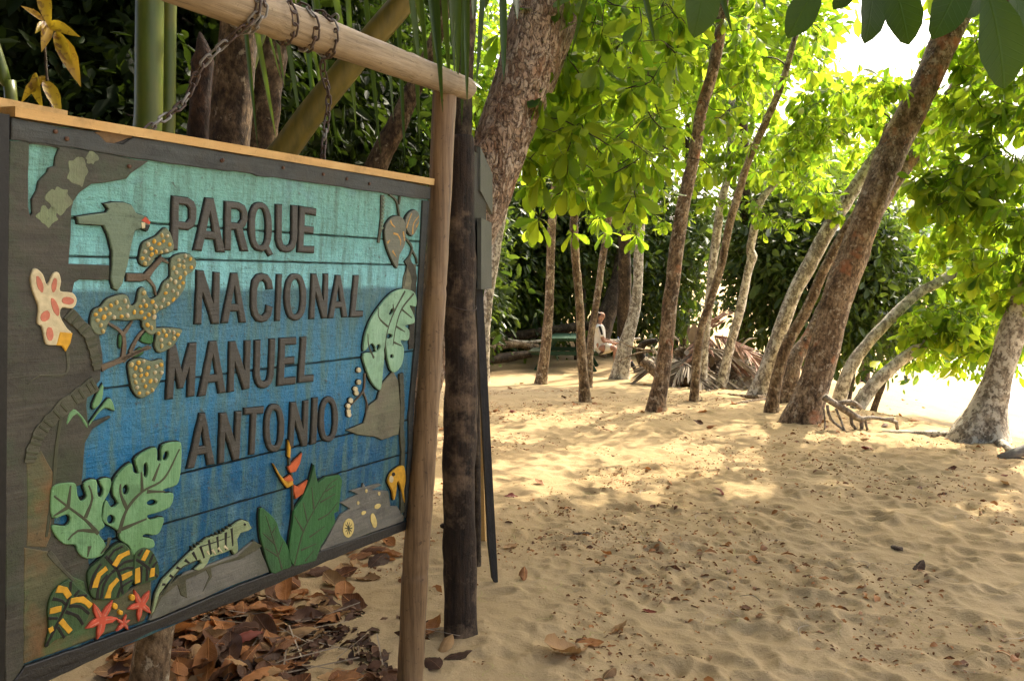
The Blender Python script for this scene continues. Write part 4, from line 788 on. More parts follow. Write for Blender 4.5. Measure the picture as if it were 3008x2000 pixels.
    leaf_obj('crown', P[rest], D[rest], Nn[rest], s[rest], ALM, LF_ALM, t)
    return t

G1 = 'sea almond trees along the beach'
# the big leaning tree behind the charred post
almond('massive leaning trunk with flaky tan and orange bark behind the charred post', [(1150,1470),(1220,1110),(1335,760),(1452,480),(1535,240),(1600,20)], [190,172,168,178,190,200], BK_OLD,
    [('px',1720,150,240,190,.5,1.,32),('px',1880,330,230,200,.9,1.1,34),('px',1610,350,140,210,.7,.9,22),('px',1790,500,300,130,.7,1.1,20),('px',1800,640,240,60,1.2,1.2,6),('px',1980,110,150,150,1.1,.9,22),('w',(.6,5.3,5.6),(2.6,2.2,1.2),110),('w',(-2.2,3.6,5.2),(2.0,2.4,1.0),90)],
    [(.35,.0,.9,.22),(.7,-.2,1.9,.17),(.9,-.3,2.8,.10)], Y=6.0, flare=.25, seg=44, rough=.16, singles=130)
almond('slim pale trunk rising behind the edge on boards', [(1420,1125),(1428,930),(1450,780),(1480,600),(1520,450),(1560,360)], [42,36,36,36,34,30], BK_PALE, [('px',1560,260,120,140,0,1.0,40),('px',1480,100,150,120,.5,1.,30)], [(.6,.2,1.6,.05)])
almond('slim straight trunk at the near left corner of the picnic table', [(1589,1127),(1603,1015),(1613,890),(1617,766),(1621,662),(1635,500),(1650,390)], [42,38,33,31,30,30,28], BK_MID, [('px',1650,250,140,150,0,.9,50),('px',1620,420,90,90,-.5,.5,20)], [(.2,0,1.2,.05)])
almond('slender crooked trunk standing nearest the table of a close pair', [(1719,1180),(1707,1015),(1702,890),(1690,745),(1686,660),(1692,560),(1682,400),(1690,250),(1674,165)], [40,34,30,30,30,24,22,22,20], BK_MID, [('px',1740,300,160,170,0,.8,55),('px',1760,520,140,90,-.3,.6,26)], [(.1,0,.8,.03)])
almond('thin trunk slanting right out of the foot of the crooked one', [(1727,1140),(1736,994),(1752,890),(1769,766),(1779,704),(1795,600),(1820,480)], [30,26,25,25,24,22,20], BK_MID, [('px',1830,420,130,130,0,.8,40)], [(.25,0,.8,.03)])
almond('pale lichen covered trunk beside the seated person', [(1818,1112),(1837,1015),(1860,932),(1872,849),(1877,724),(1885,600),(1900,480)], [66,52,44,36,34,32,28], BK_PALE, [('px',1920,380,180,170,0,1.2,60),('px',1880,620,150,80,-1.5,.8,20)], [(.2,.1,1.5,.06)])
almond('long straight brown trunk standing alone in open sand', [(1924,1209),(1951,1056),(1968,890),(1989,724),(2008,600),(2040,450),(2060,330),(2095,200),(2118,80),(2126,-20)], [62,56,54,52,48,44,42,42,42,40], BK_RED, [('px',2130,60,170,120,.3,.8,40),('px',2200,200,130,120,.6,.8,35),('px',1990,150,120,140,-.4,.7,30),('w',(2.6,9.5,5.4),(1.8,1.8,1.0),60)], [(.1,0,.9,.07),(.3,0,1.8,.05)])
almond('whitish slim trunk crossing behind a browner one', [(2062,1143),(2070,1015),(2082,890),(2095,766),(2109,662),(2122,580),(2145,480),(2150,300),(2172,220)], [34,30,30,30,32,30,26,24,20], BK_PALE, [('px',2180,320,120,150,0,.9,40),('px',2160,480,90,60,-.4,.5,16),('px',2060,590,130,70,-.5,.7,8)], [(.15,0,.9,.04)])
almond('browner slim trunk leaning across the whitish one', [(2039,1180),(2053,994),(2087,882),(2120,774),(2145,650),(2163,590),(2200,470),(2240,380),(2292,260),(2330,130)], [34,30,30,28,28,28,26,26,24,20], BK_MID, [('px',2330,210,130,130,0,.9,50),('px',2290,420,120,110,.3,.8,34),('px',2420,330,110,110,.4,.8,34)], [(.2,0,.8,.04)])
almond('pale kinked trunk in front of the hanging dark foliage', [(2118,1143),(2145,1015),(2174,911),(2197,800),(2210,752),(2204,735),(2219,654),(2235,590),(2272,545)], [40,34,32,30,36,30,30,28,22], BK_PALE, [('px',2330,470,120,90,0,.8,34),('px',2400,560,70,50,-.4,.4,10),('px',2260,640,110,50,-.4,.5,8)], [(.4,0,.5,.04)])
almond('thick grey brown trunk leaning right among exposed roots', [(2232,1146),(2265,1056),(2298,952),(2335,857),(2389,757),(2439,662),(2485,592),(2560,480),(2640,370)], [74,60,54,52,54,54,50,46,44], BK_PALE, [('px',2560,380,120,100,0,.9,40),('px',2480,300,90,90,.4,.8,30),('px',2440,600,60,40,-.6,.3,8)], [(.5,.1,1.0,.07)], Y=12.6)
almond('narrow brown trunk leaning right tucked before the thick grey one', [(2265,1214),(2281,1118),(2315,1006),(2369,911),(2418,799),(2480,683),(2530,600)], [48,42,40,38,36,36,34], BK_MID, [('px',2560,260,90,70,.4,.7,20)], [(.4,.2,1.0,.05)])
almond('stout trunk half hidden behind the great leaning trunk', [(2310,1182),(2335,1056),(2377,994),(2430,890),(2500,760),(2620,540),(2700,440)], [64,58,54,56,50,60,56], BK_RED, [('px',2760,420,110,130,.3,.8,40),('px',2700,330,80,70,.3,.6,18)], [(.6,.2,1.0,.08)], lean=.12)
almond('great leaning trunk with orange red patches on grey brown bark', [(2352,1239),(2393,1118),(2439,952),(2476,828),(2512,740),(2602,485),(2691,306),(2768,140),(2822,30)], [134,112,106,104,104,102,100,98,92], BK_RED, [('px',2880,120,130,130,.2,.9,50),('px',2830,320,130,110,.3,.8,40),('px',2640,260,70,40,-.4,.5,10),('w',(5.0,9.3,5.8),(2.2,1.8,1.3),120),('w',(3.2,7.4,5.6),(1.8,1.6,1.0),100)], [(.4,-.2,.9,.15),(.8,-.5,1.7,.10)], flare=.35, seg=24)
almond('bleached white trunk bending low to the right over the beach', [(2462,1190),(2493,1088),(2551,1006),(2618,935),(2694,863),(2756,830),(2823,791),(2870,755)], [52,46,42,40,38,36,32,26], BK_WHITE, [('px',2850,720,140,100,0,.9,50),('px',2900,860,110,90,-.3,.7,36),('px',2770,700,60,60,.2,.6,12)], [(.5,0,.3,.04)], flare=.08, Y=11.4)
almond('short bleached trunk sprawling beside the white bent one', [(2517,1205),(2565,1131),(2622,1078),(2685,1030),(2733,1002)], [54,48,46,42,38], BK_WHITE, [('px',2760,960,110,90,0,.7,40),('px',2700,1090,110,60,.3,.6,26),('px',2850,990,90,60,-.2,.5,20),('px',2620,1130,60,30,.3,.4,10)], [(.5,0,.25,.04)], flare=.08, Y=10.9)
almond('thick trunk with a spreading buttressed foot at the sand edge', [(2880,1290),(2905,1200),(2928,1130),(2955,1030),(2987,935),(3020,850),(3070,720)], [150,108,88,78,76,74,70], BK_PALE, [('px',2900,560,150,130,.2,.7,50),('px',2960,760,100,150,.1,.6,40),('px',2800,560,110,80,.3,.6,24),('px',2960,330,130,150,.2,.8,40),('w',(5.8,8.0,4.9),(2.0,1.9,1.2),110),('w',(7.2,7.0,4.6),(1.6,2.2,1.6),90)], [(.4,-.1,1.0,.11),(.7,-.3,1.9,.08)], flare=.8, seg=22, fl_h=.22)
# a tree whose trunk stands beyond the right edge of the view: its branch hangs into the top of it
t17 = almond('almond tree whose dark near leaves hang into the top of the view', None, [.17], BK_MID, [('w',(3.6,2.6,4.9),(2.4,2.2,.9),120),('w',(5.6,4.6,4.8),(2.0,2.0,1.0),110)], [(4.6,1.3,1.0,.16),(4.3,1.5,2.6,.14),(3.7,1.8,4.0,.10),(3.2,2.0,4.6,.06)], base_w=(4.8,1.2,0), singles=0)
brs = [((4.2,1.55,2.9,.05),(3.2,2.0,3.0,.03),(2.2,2.4,2.75,.018),(1.35,2.5,2.62,.011),(.85,2.5,2.56,.006))]
for b_ in brs: obj('branch', tube([tuple(p) for p in b_], 8, .1, .1), BK_DARK, t17)
def nleaf(px0, py0, px1, py1, Y, tw=0.0, dY=.06):
    a = at(px0, py0, Y); b_ = at(px1, py1, Y-dY); D = np.array(b_-a); s = np.linalg.norm(D); D_, S_, N_ = leaf_frames(D[None], np.array([[math.sin(tw), -math.cos(tw), .25]]))
    return inst('leaf', NEAR_ME, frame_M(a, D_[0], S_[0], N_[0], s), t17)
for a in ((2410,-70,2338,84,2.4,.15),(2560,-130,2592,98,2.35,.5),(2600,-120,2690,100,2.3,-.15),(2520,-100,2480,10,2.4,.6),(2850,-130,2782,82,2.2,.2),(2890,-60,2990,226,2.1,-.1),(2900,-50,2870,40,2.3,.9),(2960,-100,3040,90,2.2,.3),(2080,-150,2070,80,2.5,.3)): nleaf(*a)
for x, y in ((2410,-70),(2575,-125),(2870,-90),(2090,-140),(2950,-90)): obj('twig', tube([(*at(x, y+4, 2.3), .003), (*at(x-10, y-50, 2.38), .004), (*at(x+10, -180 if x > 2300 else -190, 2.48), .005)], 5, .05, cap=False), BK_DARK, t17)

# ------------------------------------------------------------------ dark leafy growth behind
def bush(name, label, c, r, n, size, m, group, stem=None, trunk_r=.06, bk=BK_DARK, droop=.5, cat='tree', shell=.35):
    c = np.array(c, float); r = np.array(r, float); b = Vector(stem or (c[0], c[1], 0)); b.z = zg1(b.x, b.y)
    t = thing(name, b, label, cat, group)
    tips = blob(c, r*.75, 26); top = np.array((c[0], c[1], c[2]-r[2]*.3))
    pts = [(b.x, b.y, b.z-.15, trunk_r), (b.x*.5+top[0]*.5+.1, b.y*.5+top[1]*.5, (b.z+top[2])/2, trunk_r*.8), (*top, trunk_r*.5)]
    obj('trunk', tube(pts, 9, .12, .15, .3, k=int(abs(c[0])*9) % 17), bk, t)
    tw, _ = grow([np.array(p) for p in (lambda q: q[len(q)//3:])(spline(pts, .2))], tips, .006); o = obj('branches', tw, bk, t); o['kind'] = 'stuff'
    # leaves gathered in clumps so that lit and shaded hollows form
    nc = max(30, n//45); cc = RNG.normal(size=(nc, 3)); cc /= np.linalg.norm(cc, axis=1, keepdims=True); cc = c + cc*r*(RNG.random((nc, 1))**shell)
    P = cc[RNG.integers(0, nc, n)] + RNG.normal(size=(n, 3))*np.array((.22, .22, .30))*float(np.mean(r))**.6
    P = P[P[:, 2] > zg(P[:, 0], P[:, 1])+.05]; n = len(P)
    D = (P-c)/r; D /= np.linalg.norm(D, axis=1, keepdims=True)+1e-6; D = D*.5+RNG.normal(size=(n, 3))*.6; D[:, 2] -= droop
    Nn = RNG.normal(size=(n, 3))*.7+np.array((.25, -.15, .8))
    leaf_obj('foliage', P, D, Nn, size*np.clip(np.exp(RNG.normal(-.08, .38, n)), .35, 2.2), SMALL, m, t)
    return t
def pbush(name, label, px, py, Y, rx, ry, dY, n, size, m, group=None, **kw):
    return bush(name, label, at(px, py, Y), (rx*Y/F, dY, ry*Y/F), n, size, m, group, **kw)
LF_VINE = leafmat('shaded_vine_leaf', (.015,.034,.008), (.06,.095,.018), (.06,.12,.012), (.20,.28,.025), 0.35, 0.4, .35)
GV = 'vine hung trees behind the picnic table'; lv = 'dark vine draped tree in the shade behind the picnic table'
VL = ['edge on boards', 'left bench of the picnic table', 'slender crooked trunk', 'seated person', 'long straight brown trunk', 'charred post']
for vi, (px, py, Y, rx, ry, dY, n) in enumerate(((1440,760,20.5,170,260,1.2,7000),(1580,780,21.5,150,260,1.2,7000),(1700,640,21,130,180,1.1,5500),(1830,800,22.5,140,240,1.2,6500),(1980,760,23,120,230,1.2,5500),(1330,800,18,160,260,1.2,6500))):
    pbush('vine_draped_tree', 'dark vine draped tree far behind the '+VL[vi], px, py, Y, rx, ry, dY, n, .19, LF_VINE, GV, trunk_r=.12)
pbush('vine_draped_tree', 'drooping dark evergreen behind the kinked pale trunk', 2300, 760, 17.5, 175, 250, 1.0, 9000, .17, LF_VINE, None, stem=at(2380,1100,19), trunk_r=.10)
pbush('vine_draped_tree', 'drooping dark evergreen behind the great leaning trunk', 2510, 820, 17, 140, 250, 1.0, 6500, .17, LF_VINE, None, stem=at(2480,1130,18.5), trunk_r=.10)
pbush('beach_tree', 'green bushy tree behind the bleached bent trunk', 2640, 850, 18, 130, 200, 1.0, 5500, .18, LF_MIDG, None, stem=at(2560,1120,19), trunk_r=.08)
pbush('beach_tree', 'low yellow green tree at the edge of the bright beach', 2900, 950, 20, 150, 130, 1.2, 3500, .20, LF_ALM, None, stem=at(2925,1130,20), trunk_r=.08)
for px, py, Y, rx, ry, n, l in ((1640,330,24,220,200,4500,'sunlit tree crown high behind the vine hung trees'),(2020,300,25,220,220,4500,'sunlit tree crown high behind the lone brown trunk'),(2330,480,24,150,130,3000,'sunlit tree crown behind the slim pale trunks'),(1400,250,22,180,230,4000,'green tree crown behind the massive leaning trunk'),(2560,520,26,120,100,2000,'sunlit tree crown beyond the thick grey brown trunk')):
    pbush('background_tree', l, px, py, Y, rx, ry, 1.4, n, .24, LF_ALM, 'tall trees at the back', trunk_r=.14)
# the jungle edge behind the sign
GJ = 'jungle shrubs behind the sign'; lj = 'dark small leaved jungle shrub in the gloom behind the sign'
JL = ['yellow leaf twig', 'thick upright green stalk', 'near end of the pine batten', 'narrower brown trunk', 'small leaning mottled trunk', 'rough brown trunk', 'blades hanging before the leaning trunk', 'thin olive stalk, high overhead', 'bamboo pole, high overhead', 'free end of the sign', 'carved board itself']
for ji, (px, py, Y, rx, ry, dY, n, s) in enumerate(((60,60,6.2,420,420,.8,7000,.12),(450,120,6.6,380,420,.8,7000,.12),(330,420,5.6,300,200,.6,3500,.11),(850,150,8.2,260,420,.9,6500,.13),(1050,420,9.5,230,300,.9,6000,.13),(640,420,7.2,260,260,.7,4500,.12),(1150,100,10.5,190,350,1.,5500,.14),(150,-350,6.4,700,300,1.1,7000,.14),(800,-350,8.4,500,300,1.1,6000,.14),(1060,720,11,200,400,1.,4500,.15),(900,800,10,300,300,.9,4000,.15))):
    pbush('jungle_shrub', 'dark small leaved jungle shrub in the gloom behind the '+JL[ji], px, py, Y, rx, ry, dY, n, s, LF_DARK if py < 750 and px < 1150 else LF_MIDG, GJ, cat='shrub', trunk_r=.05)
for c, r, n in (((-4.6,1.5,3.2),(1.6,2.2,2.6),5000),((-4.2,-2.5,3.4),(1.6,2.4,2.8),5000),((-3.4,3.4,5.4),(1.8,2.0,.9),4500),((-2.2,-.5,5.8),(2.4,2.6,.8),5000),((-1.2,2.4,6.3),(2.0,2.0,.6),4000),((-.5,-4.5,3.6),(4.0,1.4,3.2),6000)):  # unseen trees added overhead, at left and behind the camera to cut sky light
    bush('jungle_tree', 'unseen broad dark tree added to block sky light beside the path', c, r, n, .24, LF_DARK, 'unseen forest trees added to block sky light', stem=(-5.2 if c[1] > -4 else -1.5, c[1]*.8-1, 0), trunk_r=.12)

# high tree crowns added to shade the sand, the near ones unseen beyond the frame
for c, r, n, st, l in (((5.6,7.8,7.0),(2.9,2.8,.7),6000,(9.4,6.5,0),'unseen tall broad crowned tree added for shade beyond the sand edge'),((3.2,5.6,6.6),(2.6,2.4,.7),4500,(7.4,1.5,0),'unseen tall broad crowned tree added for shade right of the path'),((8.2,5.4,6.4),(2.0,2.8,.8),4000,(10.5,4.0,0),'unseen tall broad crowned tree added for shade far along the open beach'),((3.4,9.4,7.4),(2.2,1.2,.5),2200,(8.8,7.5,0),'unseen tall slanting tree added for shade over the buttressed trunk'),((4.5,16.5,6.6),(1.7,1.8,1.1),3400,(5.2,18.5,0),'tall lime green tree behind the slim pale trunks'),((2.0,16.2,6.8),(1.8,1.8,1.1),3400,(2.6,19.0,0),'tall lime green tree behind the seated person')):
    bush('added_shade_tree', l, c, r, n, .30 if c[1] < 12 else .24, LF_MIDG if c[1] < 12 else LF_ALM, 'tall trees shading the path', stem=st, trunk_r=.16, droop=.2, shell=.5)
# trunks and stalks between sign and jungle
def stalk(name, label, pts, ws, Y, m, cat, group=None, rough=.08, seg=16, down=True, dY=0.0):
    P = [(*at(*p, Y+dY*i), pxr(w_, Y+dY*i)) for i, (p, w_) in enumerate(zip(pts, ws))]
    if down: b = Vector((P[0][0], P[0][1], 0)); b.z = zg1(b.x, b.y); P = [(b.x, b.y, b.z-.2, P[0][3]*1.05)] + P
    else: b = Vector(P[0][:3])
    t = thing(name, b, label, cat, group); obj('trunk' if cat == 'tree' else 'stem', tube(P, seg, .05, rough=rough, k=len(ORG) % 50), m, t); return t
def green_mat(nt, b):
    n1 = noise(nt, coords(nt, (1, 1, .08)), 30, 4); n2 = noise(nt, coords(nt), 4, 3)
    c = ramp(nt, n1, [(.3, (.05,.075,.010)), (.7, (.09,.12,.016))]); c = mixc(nt, ramp(nt, n2, [(.45, (0,0,0)), (.7, (.7,.7,.7))]), c, (.13,.12,.02))
    setc(nt, b, c); b.inputs['Roughness'].default_value = .38; b.inputs['Specular IOR Level'].default_value = .4
def gold_mat(nt, b):
    n1 = noise(nt, coords(nt, (1, 1, .2)), 25, 4); setc(nt, b, ramp(nt, n1, [(.3, (.075,.062,.012)), (.7, (.16,.115,.02))])); b.inputs['Roughness'].default_value = .4
GREEN = mat('green_stalk', green_mat); GOLD = mat('olive_gold_stalk', gold_mat)
stalk('palm_stalk', 'thick upright smooth green stalk behind the sign', [(435,600),(437,300),(440,0),(442,-300)], [80,78,76,70], 3.9, GREEN, 'stalk', rough=.01, seg=24)
stalk('palm_stalk', 'shaded slim green stalk just behind the thick upright one', [(492,600),(494,300),(498,-100)], [44,42,40], 4.3, GREEN, 'stalk', rough=.02)
stalk('palm_stalk', 'olive gold stalk slanting up behind the bamboo pole', [(640,760),(845,430),(1010,215),(1190,0),(1420,-260)], [82,78,74,70,64], 4.2, GOLD, 'stalk', rough=.01, seg=24)
stalk('palm_stalk', 'narrow yellow stalk slanting up behind the rough brown trunk', [(700,420),(740,180),(770,90),(815,-60)], [34,32,30,28], 5.2, GREEN, 'stalk', rough=.02)
stalk('palm_stalk', 'thin olive stalk at the corner of the pine batten', [(40,420),(15,240),(-40,60)], [34,32,28], 3.6, GREEN, 'stalk', rough=.02)
stalk('jungle_tree', 'rough brown trunk with pale bark behind the sign', [(655,700),(672,420),(690,200),(702,60),(715,-200)], [125,118,112,110,105], 4.9, BK_BRN, 'tree', rough=.12, seg=24)
stalk('jungle_tree', 'narrower brown trunk behind the rough one', [(735,700),(770,420),(800,200),(830,40),(860,-200)], [95,82,72,70,66], 5.5, BK_BRN, 'tree', rough=.15, seg=20)
stalk('jungle_tree', 'small mottled trunk leaning behind the top corner of the sign', [(1010,760),(1105,490),(1160,380),(1210,270),(1290,90),(1320,-100)], [70,64,58,50,40,36], 6.4, BK_BRN, 'tree', rough=.12)
stalk('jungle_tree', 'dark straight trunk rising above the charred post', [(1355,700),(1362,300),(1372,60),(1380,-150)], [52,50,48,44], 5.4, BK_DARK, 'tree', rough=.12)
stalk('stump', 'dark brown torn palm sheath stub beside the rough trunk', [(575,700),(582,420),(590,300),(598,180),(588,95)], [70,62,60,58,6], 4.5, bark('sheath', (.02,.009,.005),(.06,.028,.013),(.12,.055,.026)), 'stub', rough=.2)
stalk('leg_stump', 'pale stub of trunk standing under the near corner of the sign', [(430,2060),(440,1960),(462,1850),(480,1780)], [120,112,100,94], 2.75, BK_MID, 'stump', rough=.12, seg=20).name = 'tree_stump'
# palm blades hanging from above
def frond(label, rach, tips, m, wid, group='green palm fronds', Yd=0.0):
    """rach: photo points of the midrib (px,py,Y); tips: (t along the midrib, px, py, Y)"""
    R3 = [(*at(a, b, Y), .014) for a, b, Y in rach]; S = spline(R3, .03); t = thing('palm_frond', Vector(S[0][:3]), label, 'palm frond', group)
    obj('midrib', tube(R3, 8, .05), m, t)
    for f_, px, py, Y in tips:
        a = S[min(int(f_*len(S)), len(S)-1)][:3]; b_ = np.array(at(px, py, Y)); D = b_-a; L = np.linalg.norm(D)
        D_, S_, N_ = leaf_frames(D[None], np.array([[random.gauss(0, .5), -1, .2]])); Mx = frame_M(a, D_[0], S_[0], N_[0], 1.0)
        Mx = Mx @ Matrix.Diagonal((L, wid*random.uniform(.8, 1.2), wid, 1)); inst('leaflet', BL_ME, Mx, t)
    return t
BL_ME = single_mesh('leaflet', leaf_tpl([0, .06, .3, .6, .85, 1.0], [.3, .8, 1.0, .9, .5, .03], .5, .10), LF_PALM)
tips = [(.05+.9*i/15, x, y, 2.9+.15*math.sin(i*1.3)) for i, (x, y) in enumerate(((1235,215),(1240,90),(1262,300),(1290,210),(1300,330),(1322,250),(1330,120),(1345,240),(1372,310),(1390,60),(1400,245),(1425,30),(1480,240),(1520,60)))]
frond('palm frond whose blades hang before the massive leaning trunk', [(1180,-190,2.9),(1300,-130,2.95),(1420,-100,3.0),(1560,-60,3.0)], tips, LF_PALM, .0125)
tips = [(i/24, 930+i*22+random.uniform(-20, 20), random.choice((330,420,480,250,160,380))+random.uniform(-40, 40), 4.4+random.uniform(-.3, .3)) for i in range(0, 22, 2)]
frond('palm frond whose blades fall between the pole and the sign', [(880,-160,4.4),(1050,-120,4.5),(1250,-80,4.6),(1450,-60,4.7)], tips, LF_PALM, .016)
tips = [(i/16, 760+i*16+random.uniform(-25, 25), random.choice((430,330,250,410))+random.uniform(-30, 30), 4.6+random.uniform(-.3, .3)) for i in range(0, 16, 2)]
frond('palm frond with stiff blades beside the narrower brown trunk', [(700,-120,4.6),(800,-60,4.7),(930,-60,4.8)], tips, LF_PALM, .013)
tips = [(.1+.15*i, x, y, 3.1) for i, (x, y) in enumerate(((1640,55),(1675,170),(1925,130),(2105,85),(2150,95),(2250,30)))]
frond('palm frond whose few blades hang before the almond leaves', [(1580,-200,3.1),(1850,-130,3.1),(2300,-120,3.2)], tips, LF_PALM, .013)
# yellowing leaves by the batten
t = thing('yellow_leaf_twig', at(120, 330, 3.1), 'twig with big yellowing brown edged leaves behind the pine batten', 'twig')
obj('twig', tube([(*at(170, 420, 3.1), .006), (*at(140, 250, 3.1), .005), (*at(128, 90, 3.1), .004), (*at(110, -60, 3.1), .004)], 6, .05, .1), BK_DARK, t)
def yel_mat():
    m = LF_YEL; nt = m.node_tree; b = nt.nodes['Principled BSDF']; src = b.inputs['Base Color'].links[0].from_socket
    n1 = noise(nt, coords(nt), 6, 4, .6); setc(nt, b, mixc(nt, ramp(nt, n1, [(.52, (0,0,0)), (.6, (.95,.95,.95))]), src, (.10,.04,.015)))
yel_mat(); YME = single_mesh('leaf', leaf_tpl([0, .08, .22, .4, .6, .8, 1.0], [.02, .06, .12, .15, .14, .08, .005], .5, .3, .012), LF_YEL)
for x0, y0, x1, y1, tw in ((128,62,70,12,.3),(130,66,112,85,.8),(128,-40,134,70,.2),(140,70,212,90,-.3),(165,100,238,230,.5),(140,60,135,140,.9),(135,225,45,288,.1),(105,215,100,310,-.2),(130,235,182,322,.6),(165,95,200,170,.2)):
    a = at(x0, y0, 3.1); b_ = at(x1, y1, 3.02); D = np.array(b_-a); s = np.linalg.norm(D)*.9; D_, S_, N_ = leaf_frames(D[None], np.array([[math.sin(tw), -math.cos(tw), .3]])); inst('leaf', YME, frame_M(a, D_[0], S_[0], N_[0]*1.0, s), t)
# ------------------------------------------------------------------ picnic table
GRN = plain('green_paint', (.014,.05,.026), .6, 40, .45); GRN2 = plain('worn_bench_paint', (.06,.075,.045), .7, 30, .5)
tc = gnd(1640, 1096); tx, ty, tz = tc.x+.14, tc.y+.15, zg1(tc.x, tc.y+.9)
tb = thing('picnic_table', (tx, ty, tz), 'dark green wooden picnic table with attached benches under the trees', 'table')
RZ = Matrix.Rotation(R(-8), 3, 'Z')
def tbox(name, c, sx, sy, sz, m, rot=None):
    v, f = box((0, 0, 0), sx, sy, sz, rot); v = [Vector((tx, ty, tz)) + RZ @ (p+Vector(c)) for p in v]; return obj(name, (v, f), m, tb, False)
for i in range(5): tbox('top_plank', (-.30+.15*i, .85, .74+random.uniform(-.003, .003)), .142, 1.75, .04, GRN)
for sx in (-1, 1):
    for i in range(2): tbox('bench_plank', (sx*(.60+.135*i), .85, .45), .128, 1.75, .04, GRN2)
    for y in (.25, 1.45): tbox('leg', (sx*.46, y+.022, .36), .09, .04, .86, GRN, Matrix.Rotation(-sx*R(30), 3, 'Y'))
for y in (.25, 1.45): tbox('brace', (0, y-.022, .405), 1.52, .04, .09, GRN); tbox('top_brace', (0, y-.022, .695), .72, .04, .05, GRN)

# ------------------------------------------------------------------ seated person
hip = Vector((tx, ty, tz)) + RZ @ Vector((.77, .06, .555))
def skin(name, pts, edges, m, parent, root=0, sub=2):
    me = bpy.data.meshes.new(name); og = ORG[parent.name]
    bm = bmesh.new(); ly = bm.verts.layers.skin.verify(); bv = []
    for i, p in enumerate(pts):
        q = bm.verts.new(Vector(p[:3])-og); q[ly].radius = (p[3], p[4] if len(p) > 4 else p[3]); q[ly].use_root = (i == root); bv.append(q)
    for a, b in edges: bm.edges.new((bv[a], bv[b]))
    bm.to_mesh(me); bm.free(); o = bpy.data.objects.new(name, me); C.objects.link(o); o.parent = parent; ORG[o.name] = og
    o.modifiers.new('skin', 'SKIN').use_smooth_shade = True; s_ = o.modifiers.new('sub', 'SUBSURF'); s_.levels = sub; s_.render_levels = sub
    me.materials.append(m); return o
def H(x, y, z): return hip + Vector((x, y, z))
SKIN = plain('skin', (.34,.18,.115), .55, 30, .08); SHIRT = plain('white_shirt', (.72,.70,.64), .85, 20, .08); SHORT = plain('pale_shorts', (.55,.50,.40), .85, 25, .1); HAIR = plain('dark_hair', (.035,.022,.015), .6); SOCK = plain('black_sock', (.012,.012,.013), .8)
per = thing('person', Vector((hip.x+.3, hip.y, zg1(hip.x+.4, hip.y))), 'person in white shirt and pale shorts sitting on the bench end holding a bottle', 'person')
gz = zg1(hip.x+.5, hip.y)
K1, K2 = H(.31, -.33, .03), H(.46, .10, .05); A1, A2 = Vector((hip.x+.33, hip.y-.37, gz+.10)), Vector((hip.x+.80, hip.y+.12, gz+.10))
sh = H(-.02, 0, .47); S1, S2 = H(.0, -.17, .44), H(.0, .17, .44); E1, E2 = H(.06, -.23, .16), H(.10, .23, .17); W1, W2 = H(.30, -.12, .10), H(.33, .08, .11)
bp = [(*H(0,0,0), .13, .14), (*H(-.01,0,.18), .115, .14), (*H(-.015,0,.36), .12, .155), (*sh, .085, .11), (*H(.0,0,.54), .05), (*H(.02,0,.60), .052)]
be = [(0,1),(1,2),(2,3),(3,4),(4,5)]
def ap(parent, *ps):
    i = parent
    for p in ps: bp.append(p); be.append((i, len(bp)-1)); i = len(bp)-1
    return i
hd = ap(5, (*H(.035,0,.66), .078, .072), (*H(.035,0,.73), .088, .075), (*H(.025,0,.785), .07, .062))
ap(hd-1, (*H(.115,0,.70), .016)) ; ap(hd-2, (*H(.085,0,.625), .03, .032))
ap(hd-2, (*H(.02,-.078,.70), .012, .02)); ap(hd-2, (*H(.02,.078,.70), .012, .02))
for S_, E_, W_, sg in ((S1, E1, W1, -1), (S2, E2, W2, 1)):
    wi = ap(3, (*S_, .062), (*((S_+E_)/2), .05), (*E_, .042), (*((E_+W_)/2), .04), (*W_, .028))
    hm_ = W_+Vector((.07, sg*-.01, .0)); hi = ap(wi, (*hm_, .036, .022))
    for j in range(4):
        b_ = hm_+Vector((.03, (j-1.5)*.019, .012)); ap(hi, (*b_, .0095), (*(b_+Vector((.032, sg*-.012, .004-.004*abs(j-1.5)))), .009), (*(b_+Vector((.045, sg*-.032, -.008))), .008))
    ap(wi, (*(W_+Vector((.035, sg*-.03, .018))), .011), (*(W_+Vector((.07, sg*-.05, .028))), .0095))
for K_, A_, sg in ((K1, A1, -1), (K2, A2, 1)):
    ai = ap(0, (*H(.03, sg*.10, -.02), .098), (*(H(.03, sg*.10, -.02)*.5+K_*.5), .083), (*K_, .062), (*(K_*.6+A_*.4), .058), (*(K_*.2+A_*.8), .038), (*A_, .036))
    ap(ai, (A_.x+.03, A_.y, gz+.045, .04), (A_.x+.14, A_.y+.01*sg, gz+.035, .04, .03), (A_.x+.20, A_.y+.01*sg, gz+.03, .03, .025))
skin('body', bp, be, SKIN, per)
cp = [(*H(.0,0,-.05), .175, .19), (*H(-.01,0,.06), .16, .175), (*H(-.015,0,.18), .14, .16), (*H(-.02,0,.36), .14, .17), (*H(-.02,0,.475), .09, .12), (*H(.0,0,.53), .062)]; ce = [(0,1),(1,2),(2,3),(3,4),(4,5)]
for S_, E_ in ((S1, E1), (S2, E2)): n0 = len(cp); cp += [(*S_, .08), (*(S_*.45+E_*.55), .072), (*(S_*.3+E_*.7), .07)]; ce += [(4, n0), (n0, n0+1), (n0+1, n0+2)]
skin('shirt', cp, ce, SHIRT, per)
obj('shoulder_stripe', tube([(*(S1+Vector((-.03, -.075, .055))), .022), (*(S1+Vector((.0, -.082, -.03))), .028), (*(S1*.5+E1*.5+Vector((.0, -.068, 0))), .02)], 8, .03), SOCK, per)
cp = [(*H(-.01,0,.05), .165, .175), (*H(.0,0,-.03), .165, .18)]; ce = [(0, 1)]
